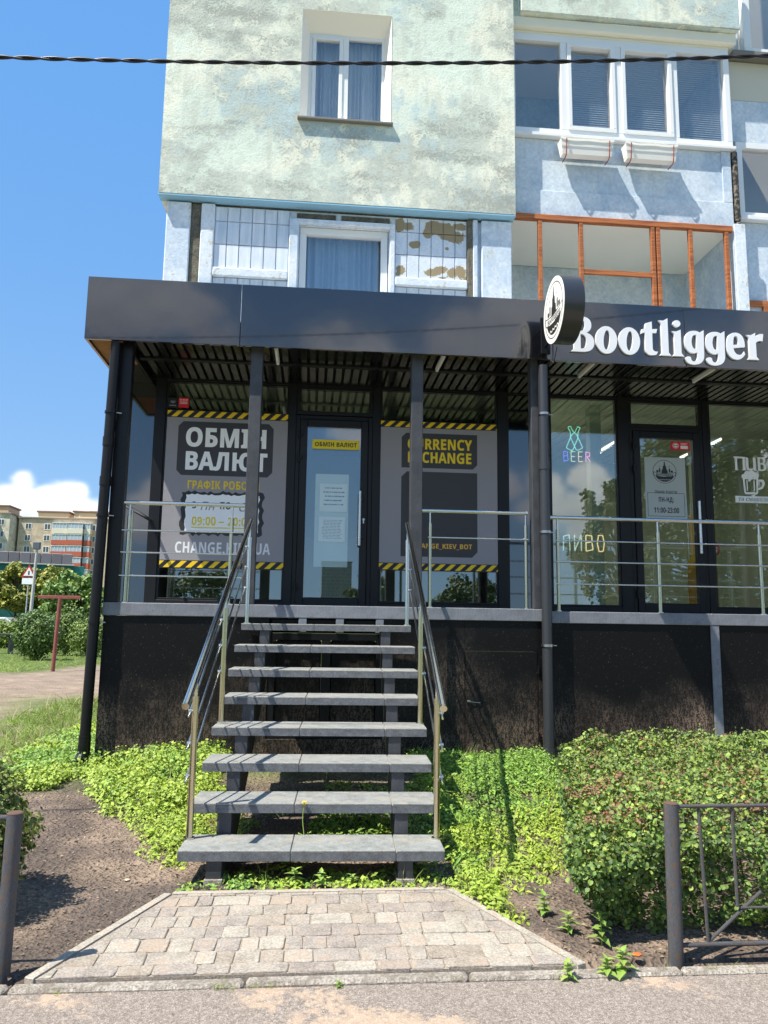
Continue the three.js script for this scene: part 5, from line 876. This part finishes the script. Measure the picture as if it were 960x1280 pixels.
// plants one can count: upright nettle-like seedlings by the paving
function seedling(label, x, z, h, pairs, s, c1 = [0.17, 0.3, 0.04], c2 = [0.28, 0.4, 0.06]) {
  const t = thing('leafy_weed', label, 'plant', [x, Math.max(-0.01, groundY(x, z)), z], rnd() * 6, 'leafy weeds beside the paving');
  part(t, 'stem', rod([0, -0.02, 0], [0.005, h, 0.004], 0.004, 6, 0.002), std('#7f9a48', 0.8));
  const m = [0, 1, 2].map(() => phys('#ffffff', 0.6, { transmission: 0.3, thickness: 0, side: THREE.DoubleSide, color: new THREE.Color().setRGB(...tint(c1, c2, 0.15)) }));
  for (let k = 0; k < pairs; k++) for (let j = 0; j < 3; j++) { const g = LEAF.nettle, o = part(t, 'leaf', g, m[(k + j) % 3], [0.003, h * (0.25 + 0.75 * k / (pairs - 1)), 0.003]); o.rotation.set(0, k * 1.2 + j * 2.09 + R(-0.3, 0.3), 0, 'YXZ'); o.rotateX(R(-0.3, 0.15) - 0.75 * Math.pow(k / pairs, 1.4)); o.scale.setScalar(s * (1.0 - 0.5 * k / pairs) * R(0.7, 1.15)); }
}
seedling('tall pale green seedling alone on bare soil by the paving corner', 1.46, 3.83, 0.14, 5, 0.085);
seedling('leafy weed at the paving edge, halfway along its sloping side', 1.27, 3.5, 0.1, 4, 0.075);
seedling('second leafy weed at the sloping paving edge, below the first', 1.33, 3.72, 0.09, 4, 0.07);
seedling('bushy weed between the kerb and the seedling', 1.17, 4.17, 0.07, 4, 0.05);
seedling('bushy weed growing in the kerb joint at the paving corner', 1.36, 4.14, 0.07, 5, 0.06);
seedling('taller bushy weed in the kerb gap below the seedling', 1.44, 4.13, 0.1, 5, 0.075);
seedling('tiny weed in the joint between kerb and asphalt', 0.16, 4.172, 0.022, 4, 0.026);
seedling('broad-leaved weed just under the lowest tread', -0.06, 2.92, 0.09, 4, 0.075); 
seedling('second broad-leaved weed under the lowest tread', 0.1, 2.95, 0.08, 4, 0.07);
seedling('low broad-leaved weed beside the stair footing', 0.28, 2.95, 0.06, 4, 0.06);
seedling('broad leaf weed in the shade of the middle treads', 0.32, 1.65, 0.22, 5, 0.09);
seedling('pale leafy weed beside the stair under the second tread', -0.66, 2.35, 0.16, 5, 0.1);
{
  const t = thing('yellow_flower', 'single yellow flower on a thin stalk before the second tread', 'flower', [-0.02, 0.06, 2.56]);
  part(t, 'stalk', tube([[0, 0, 0], [0.008, 0.12, 0.005], [-0.004, 0.24, 0], [0.004, 0.33, 0.01]], 0.003, 20, 5), std('#8aa04a', 0.8));
  for (let k = 0; k < 12; k++) { const o = part(t, 'petal', LEAF.small, std('#f2d21c', 0.6, { side: THREE.DoubleSide }), [0.004, 0.335, 0.012]); o.rotation.set(0, k * 0.55, 0, 'YXZ'); o.rotateX(-0.3 + (k % 2) * 0.4 - 0.5); o.scale.setScalar(0.022); }
  part(t, 'bud', rod([0.004, 0.325, 0.01], [0.004, 0.34, 0.012], 0.006, 8), std('#d8b21c', 0.7));
  for (const y of [0.06, 0.13]) { const o = part(t, 'leaf', LEAF.long, std('#6e8a3a', 0.7, { side: THREE.DoubleSide }), [0.004, y, 0]); o.rotation.y = y * 40; o.scale.setScalar(0.09); }
}
{ const g = new THREE.IcosahedronGeometry(1, 1), p = g.attributes.position; for (let i = 0; i < p.count; i++) { const k = 1 + (noise3(p.getX(i) * 2 + 5, p.getY(i) * 2, p.getZ(i) * 2) - 0.5) * 0.5; p.setXYZ(i, p.getX(i) * k, p.getY(i) * k * 0.55, p.getZ(i) * k); } g.computeVertexNormals();
  const s = g.clone(); s.scale(0.026, 0.016, 0.015); single('orange_scrap', 'crumpled orange scrap on the soil beside the fence post', 'litter', metric(s), std('#c9622a', 0.7), [1.57, 0.015, 3.99]);
  const b = g.clone(); b.scale(0.018, 0.013, 0.015); single('pebble', 'pale pebble lying on the trodden soil path', 'stone', metric(b), std('#b9a592', 0.9), [-1.06, groundY(-1.06, 2.75) + 0.006, 2.75]);
  const st = new THREE.Group(); st.name = 'soil_clods'; st.userData = { kind: 'stuff', label: 'loose clods and crumbs of soil on the bare ground', category: 'soil' }; scene.add(st);
  const n = 2600, o = new THREE.InstancedMesh(metric(g), std('#ffffff', 1), n), c = new THREE.Color(); for (let i = 0; i < n; i++) { let x, z; do { x = R(-2.6, 2.0); z = R(0.2, 4.06); } while (z > 3.0 && x > -1.2 + (4.085 - z) * 0.39 && x < 1.31 - (4.085 - z) * 0.42); const s = 0.003 + 0.009 * Math.pow(rnd(), 3); dummy.position.set(x, groundY(x, z) + s * 0.2, z); dummy.rotation.set(rnd() * 6, rnd() * 6, rnd() * 6); dummy.scale.setScalar(s); dummy.updateMatrix(); o.setMatrixAt(i, dummy.matrix); const k = R(0.6, 1.5); o.setColorAt(i, c.setRGB(0.15 * k, 0.112 * k, 0.088 * k)); }
  dummy.rotation.set(0, 0, 0); o.name = 'clods'; o.userData = { kind: 'stuff' }; o.castShadow = o.receiveShadow = true; st.add(o); }

// ---------------------------------------------------------------- trees
function tree(name, label, x, z, H, crownY, rx, ry, n, ls, c1, c2, opts = {}) {
  const y0 = groundY(x, z), t = thing(name, label, 'tree', [x, y0, z], 0, opts.group), limbs = [], list = [], seed = opts.seed ?? 1, tr = opts.trunk ?? H * 0.022;
  limbs.push(rod([0, -0.1, 0], [H * 0.02, H * 0.45, 0], tr, 8, tr * 0.7), rod([H * 0.02, H * 0.45, 0], [0, H * 0.86, 0.05], tr * 0.7, 7, tr * 0.2));
  const clumps = [], nc = opts.clumps ?? 34;
  for (let k = 0; k < nc; k++) { const v = rv(), rr = 0.45 + 0.5 * Math.pow(rnd(), 0.6), p = [v[0] * rx * rr, crownY + v[1] * ry * rr, v[2] * rx * rr]; clumps.push([...p, (0.2 + 0.16 * rnd()) * rx * (opts.clump ?? 1)]); const b = H * R(0.25, 0.6); limbs.push(rod([H * 0.015, Math.min(b, p[1] * 0.9), 0], p, tr * 0.26, 5, tr * 0.06)); }
  for (let k = 0; k < n; k++) { const c = clumps[Math.floor(rnd() * nc)], v = rv(), rr = Math.pow(rnd(), 0.45) * c[3], r = rv(), hang = opts.hang ? Math.pow(rnd(), 2) * opts.hang : 0; list.push([c[0] + v[0] * rr, c[1] + v[1] * rr * 0.75 - hang, c[2] + v[2] * rr, ls * R(0.7, 1.3), v[0] + r[0], v[1] + r[1] + 0.4, v[2] + r[2], ...tint(c1, c2, 0.3)]); }
  part(t, 'trunk', merge(limbs), MAT.bark); leaves(t, 'crown', opts.geo ?? LEAF.round, list); return t;
}
const dg1 = [0.09, 0.18, 0.028], dg2 = [0.22, 0.34, 0.05], yg1 = [0.2, 0.26, 0.03], yg2 = [0.38, 0.36, 0.05];
shrub('far_shrub', 'dark bushy shrub on the lawn beside the washing pole', -10.1, -22, 0.85, 0.9, 0.8, 6000, 0.11, [0.06, 0.13, 0.022], [0.17, 0.27, 0.045], LEAF.small, 11, 'shrubs on the lawn');
shrub('far_shrub', 'tall loose shrub right behind the washing pole', -10.2, -26, 0.75, 1.0, 0.7, 5000, 0.11, [0.09, 0.17, 0.03], [0.22, 0.31, 0.05], LEAF.small, 12, 'shrubs on the lawn');
shrub('far_shrub', 'pale shrub between the washing pole and the corner of the shop', -9.0, -25, 0.8, 0.8, 0.7, 4500, 0.11, [0.11, 0.2, 0.035], [0.26, 0.34, 0.05], LEAF.small, 13, 'shrubs on the lawn');
tree('far_tree', 'glossy dark tree rising behind the washing pole', -12.1, -34, 4.1, 2.6, 1.9, 1.35, 7000, 0.22, dg1, dg2, { seed: 2, group: 'trees before the market hall' });
tree('far_tree', 'yellow green tree beside the warning sign', -19.4, -45, 5.4, 3.2, 1.5, 2.1, 6000, 0.22, yg1, yg2, { seed: 3, group: 'trees before the market hall' });
tree('far_tree', 'yellow green tree beside the street lamp pole', -17.4, -46, 5.2, 3.2, 1.7, 1.9, 6000, 0.22, yg1, yg2, { seed: 4, group: 'trees before the market hall' });
tree('far_tree', 'low dark tree beside the market hall corner', -14.6, -42, 4.0, 2.2, 2.0, 1.4, 5500, 0.22, dg1, dg2, { seed: 6, group: 'trees before the market hall' });
shrub('far_shrub', 'bright shrub row piece behind the parked pale car', -15.6, -34, 1.5, 0.7, 0.8, 5000, 0.15, [0.12, 0.22, 0.03], [0.28, 0.36, 0.05], LEAF.small, 14, 'shrubs on the lawn');
shrub('far_shrub', 'dense green shrub left of the parked pale car', -18.4, -35, 1.3, 0.9, 0.9, 5000, 0.15, [0.09, 0.18, 0.03], [0.22, 0.3, 0.045], LEAF.small, 15, 'shrubs on the lawn');
shrub('far_shrub', 'green shrub in front of the blue car', -12.7, -33, 1.0, 0.6, 0.7, 3600, 0.13, [0.09, 0.18, 0.03], [0.22, 0.3, 0.045], LEAF.small, 16, 'shrubs on the lawn');
tree('far_tree', 'broad green tree before the far end of the market hall', -31, -50, 6.2, 3.8, 2.6, 2.3, 6000, 0.26, dg1, dg2, { seed: 7, group: 'trees before the market hall' });
tree('far_tree', 'yellow green tree before the middle of the market hall', -26, -47, 5.4, 3.4, 2.0, 2.0, 6000, 0.24, yg1, yg2, { seed: 8, group: 'trees before the market hall' });
// across the road, seen mirrored in the shop glass
const mir = { group: 'trees across the road behind the viewer' };
tree('street_tree', 'slender tree across the road mirrored beside the neon signs', 12.4, 20, 8.2, 5.0, 1.9, 2.9, 9000, 0.16, [0.05, 0.085, 0.02], [0.12, 0.16, 0.04], { ...mir, clumps: 46, clump: 0.75, hang: 0.7 });
tree('street_tree', 'tall drooping tree across the road mirrored in the beer shop door', 14.6, 18.4, 10.4, 6.0, 2.6, 4.2, 13000, 0.17, [0.05, 0.085, 0.02], [0.12, 0.16, 0.04], { ...mir, clumps: 60, clump: 0.7, hang: 1.0 });
tree('street_tree', 'tall drooping tree across the road mirrored behind the white lettering', 18.2, 19, 10.8, 6.2, 2.8, 4.4, 13000, 0.17, [0.05, 0.09, 0.02], [0.13, 0.17, 0.04], { ...mir, clumps: 60, clump: 0.7, hang: 1.0 });
tree('street_tree', 'low round tree across the road mirrored under the English poster', 8.2, 30, 4.0, 2.6, 2.0, 1.5, 5000, 0.2, [0.05, 0.09, 0.02], [0.12, 0.17, 0.04], mir);
tree('street_tree', 'small tree across the road mirrored at the foot of the exchange door', 3.6, 40, 4.8, 3.0, 1.7, 1.9, 5000, 0.2, [0.05, 0.09, 0.02], [0.12, 0.17, 0.04], mir);
tree('street_tree', 'low spreading tree across the road mirrored under the Ukrainian poster', -6.4, 32, 4.4, 2.7, 2.6, 1.7, 6000, 0.2, [0.05, 0.09, 0.02], [0.12, 0.17, 0.04], mir);

// ---------------------------------------------------------------- yard things
{
  const t = thing('washing_pole', 'rusty red T shaped washing line pole on the bare yard', 'pole', [-7.36, 0.1, -15.5]), m = std('#ffffff', 0.75, { map: size(dataTex(256, 256, (i, x, y) => mixc([150, 84, 76], [112, 66, 58], F16[y * 2 * N + x * 2])), 0.6) });
  part(t, 'upright', rod([0, -0.2, 0], [0.06, 2.05, 0], 0.055, 14), m); part(t, 'crossbar', bx(-0.56, 0.64, 2.04, 2.13, -0.04, 0.04, 0.008), m);
  for (let k = 0; k < 6; k++) part(t, 'peg', rod([-0.45 + k * 0.19, 2.13, 0], [-0.45 + k * 0.19, 2.2, 0], 0.012, 6), m);
}
{
  const p = thing('street_lamp', 'grey concrete lamp pole with a small head beside the trees', 'lamp post', [-15.95, 0.1, -38]); part(p, 'pole', rod([0, -0.2, 0], [0.1, 5.5, 0], 0.11, 12, 0.07), std('#b5b2aa', 0.9)); part(p, 'head', bx(-0.12, 0.28, 5.42, 5.85, -0.12, 0.12, 0.03), std('#56606a', 0.5));
  const s = thing('warning_sign', 'triangular red bordered warning sign above a white plate on a post', 'road sign', [-16.9, 0.1, -40]); part(s, 'post', rod([0, -0.2, 0], [0, 4.5, -0.05], 0.04, 10), std('#a9aaa8', 0.5));
  const tri = (r) => { const sh = new THREE.Shape([0, 1, 2].map((k) => new THREE.Vector2(r * Math.sin(k * 2.0944), r * Math.cos(k * 2.0944)))); return new THREE.ExtrudeGeometry(sh, { depth: 0.02, bevelEnabled: false }); };
  const a = tri(0.5); a.translate(0, 4.17, 0.0); part(s, 'border', metric(a), std('#b8242c', 0.5)); const b = tri(0.34); b.translate(0, 4.17, 0.006 + 0.015); part(s, 'face', metric(b), std('#eceae4', 0.5)); part(s, 'figure', bx(-0.03, 0.05, 4.06, 4.3, 0.043, 0.046), std('#2b2a2a', 0.6)); part(s, 'plate', bx(-0.36, 0.36, 3.5, 3.86, 0.0, 0.02, 0.004), std('#eceeee', 0.5));
}
function car(label, x, z, turn, color) {
  const t = thing('parked_car', label, 'car', [x, 0.1, z], turn, 'cars parked beyond the lawn'), body = new THREE.Shape([[-2.1, 0.28], [-2.12, 0.75], [-1.95, 0.86], [-1.2, 0.92], [-0.55, 1.42], [0.85, 1.45], [1.55, 0.98], [2.0, 0.92], [2.12, 0.7], [2.1, 0.28]].map((p) => new THREE.Vector2(...p))), g = new THREE.ExtrudeGeometry(body, { depth: 1.5, bevelEnabled: true, bevelSize: 0.08, bevelThickness: 0.08, bevelSegments: 3 }); g.translate(0, 0, -0.75); part(t, 'body', metric(g), phys(color, 0.3, { clearcoat: 1, clearcoatRoughness: 0.05 }));
  for (const s of [-1, 1]) { const w = new THREE.Shape([[-1.0, 0.95], [-0.5, 1.35], [0.8, 1.38], [1.3, 0.98]].map((p) => new THREE.Vector2(...p))), wg = new THREE.ExtrudeGeometry(w, { depth: 0.02, bevelEnabled: false }); wg.translate(0, 0, s * 0.835 - 0.01); part(t, 'window', metric(wg), MAT.blackglass); for (const wx of [-1.3, 1.32]) { const wh = part(t, 'wheel', rod([wx, 0.31, s * 0.72], [wx, 0.31, s * 0.86], 0.31, 22), std('#1a1a1b', 0.8)); part(wh, 'rim', rod([wx, 0.31, s * 0.86], [wx, 0.31, s * 0.868], 0.19, 18), MAT.steeldull); } }
  for (const s of [-0.55, 0.55]) part(t, 'headlight', bx(2.14, 2.2, 0.62, 0.76, s - 0.16, s + 0.16, 0.02), std('#e8ecef', 0.2));
}
car('pale silver car parked beside the low bench on the lawn', -17.4, -36.5, 0.1, '#cfd2d4');
car('blue car parked behind the washing pole', -14.9, -39, 0.2, '#4d8fc4');
car('dark red car parked behind the pale silver car', -17.2, -41, 0.12, '#6a3a3c');
{
  const b = thing('low_bench', 'dark flat bench at the edge of the lawn', 'bench', [-13.2, 0.12, -27]); part(b, 'seat', bx(-1.6, 0.55, 0.72, 0.8, -0.25, 0.25, 0.01), std('#2c2c30', 0.6)); for (const x of [-1.3, 0.4]) part(b, 'leg', bx(x - 0.05, x + 0.05, -0.1, 0.719, -0.2, 0.2, 0.01), std('#2c2c30', 0.6));
}
// ---------------------------------------------------------------- far buildings
{
  const h = thing('market_hall', 'long teal market hall with a grey brown corrugated roof', 'hall', [-24.8, 0, -75], 0.32);
  part(h, 'wall', bx(-60, 0, -0.3, 7.2, -20, 0, 0.02), std('#2f7f78', 0.8, { map: size(grainT, 3) }));
  part(h, 'wall_end', bx(0.001, 1.0, -0.3, 7.1, -19, -0.3, 0.02), std('#2f7f78', 0.8));
  for (let k = 0; k < 60; k++) part(h, 'roof_sheet', bx(-60.2 + k, -59.23 + k, 7.2, 8.3, -19.8, 0.22, 0.05), k % 2 ? std('#8d8288', 0.7) : std('#857a80', 0.7));
  part(h, 'gutter', bx(-60, 0, 7.08, 7.199, 0.01, 0.26, 0.02), std('#b9b7b6', 0.6));
  for (let k = 0; k < 8; k++) part(h, 'window', bx(-9 - k * 6, -6 - k * 6, 3.6, 5.6, 0.005, 0.06, 0.01), MAT.blackglass);
}
function farBlock(name, label, x, z, turn, W, D, floors, fh, wallC, cols, opts = {}) {
  const t = thing(name, label, 'building', [x, 0, z], turn, opts.group), H = floors * fh, wm = std(wallC, 0.9, { map: size(grainT, 6) });
  part(t, 'wall', bx(0, W, -1, H + 0.8, -D, 0, 0.02), wm); part(t, 'roof', bx(-0.3, W + 0.3, H + 0.81, H + 1.2, -D - 0.3, 0.3, 0.05), std('#8c7d72', 0.9));
  for (const [a, b, hh, c] of opts.towers ?? []) { const r = part(t, 'stair_head', bx(a, b, H + 1.201, H + 1.2 + hh, -D * 0.7, -D * 0.1, 0.05), std(c, 0.9)); part(r, 'cap', bx(a - 0.3, b + 0.3, H + 1.201 + hh, H + 1.6 + hh, -D * 0.72, -D * 0.08, 0.05), std('#8b6a5a', 0.9)); }
  for (const a of opts.chimneys ?? []) { const c = part(t, 'vent_stack', bx(a - 0.9, a + 0.9, H + 1.201, H + 3.0, -5, -2.4, 0.05), std('#cdbfa2', 0.9)); part(c, 'cap', bx(a - 1.3, a + 1.3, H + 3.001, H + 3.4, -5.3, -2.1, 0.05), std('#7a6556', 0.9)); }
  const glassM = std('#4a5660', 0.15), white = std('#e4e4e0', 0.7);
  for (const cx of cols) for (let f = opts.from ?? 0; f < floors; f++) { const y = f * fh + 0.9, w = part(t, 'window', frameGeo(cx - 0.75, cx + 0.75, y, y + 1.55, -0.02, 0.06, 0.12, [bx(cx - 0.06, cx + 0.06, y + 0.12, y + 1.43, -0.02, 0.06, 0.004)]), white); part(w, 'pane', bx(cx - 0.62, cx + 0.62, y + 0.13, y + 1.42, 0.005, 0.02, 0.002), glassM); }
  for (const [bx0, bx1, f0, f1, red, dep] of opts.balconies ?? []) for (let f = f0; f < f1; f++) {
    const y = f * fh, b = part(t, 'balcony', bx(bx0, bx1, y - 0.1, y + 1.15, 0.01, dep, 0.02), (f === f1 - 1 ? red[1] : red[0]));
    if (f < f1 - 1 || red[2]) { part(b, 'glazing', bx(bx0 + 0.1, bx1 - 0.1, y + 1.151, y + 2.5, 0.01, dep - 0.06, 0.02), std('#a9b8c2', 0.25)); const n = Math.round((bx1 - bx0) / 0.9); for (let k = 0; k <= n; k++) { const xx = mix(bx0 + 0.1, bx1 - 0.18, k / n); part(b, 'mullion', bx(xx, xx + 0.08, y + 1.151, y + 2.5, dep - 0.059, dep - 0.01, 0.01), white); } }
    part(b, 'slab', bx(bx0 - 0.05, bx1 + 0.05, y + 2.501, y + 2.6, 0.01, dep + 0.05, 0.02), white);
  }
  return t;
}
const redP = std('#b4604a', 0.8), paleP = std('#d9d2c0', 0.8), creamW = '#f2dcc0';
farBlock('distant_block', 'sand coloured distant block with red balconies and roof vents', -73.4, -190, 0.0, 27, 14, 9, 2.85, creamW, [2.4, 7, 18.7, 22.6], { balconies: [[8.6, 12.2, 2, 9, [redP, paleP, 1], 1.6], [12.4, 16.2, 2, 9, [redP, paleP, 1], 2.2], [16.4, 17.9, 2, 9, [redP, paleP, 1], 1.6]], towers: [[4, 11.5, 1.4, '#ecd0a4'], [14, 22, 1.6, '#ecd0a4']], chimneys: [13.4, 17.5], group: 'distant blocks of flats' });
farBlock('distant_block', 'paler distant block beside the sand coloured one with red balconies', -88, -186, 0.0, 14, 12, 9, 2.9, '#f3ead2', [3, 7.5, 12], { balconies: [[8.6, 11, 3, 9, [redP, redP, 1], 1.6]], towers: [[7, 13, 1.6, '#b9a184']], group: 'distant blocks of flats' });
farBlock('distant_block', 'plain sand coloured distant wing nearest the shop corner', -51.0, -186, 0.0, 9, 12, 9, 2.8, '#f3dcbc', [1.6, 4.2, 7], { group: 'distant blocks of flats' });
farBlock('distant_block', 'grey high block across the road mirrored in the exchange door', 15.5, 300, Math.PI, 12, 14, 9, 2.8, '#a9adb0', [1.5, 3.5, 5.5, 7.5, 9.5, 11], { group: 'distant blocks of flats' });

scene.updateMatrixWorld(true);
renderer.render(scene, camera);
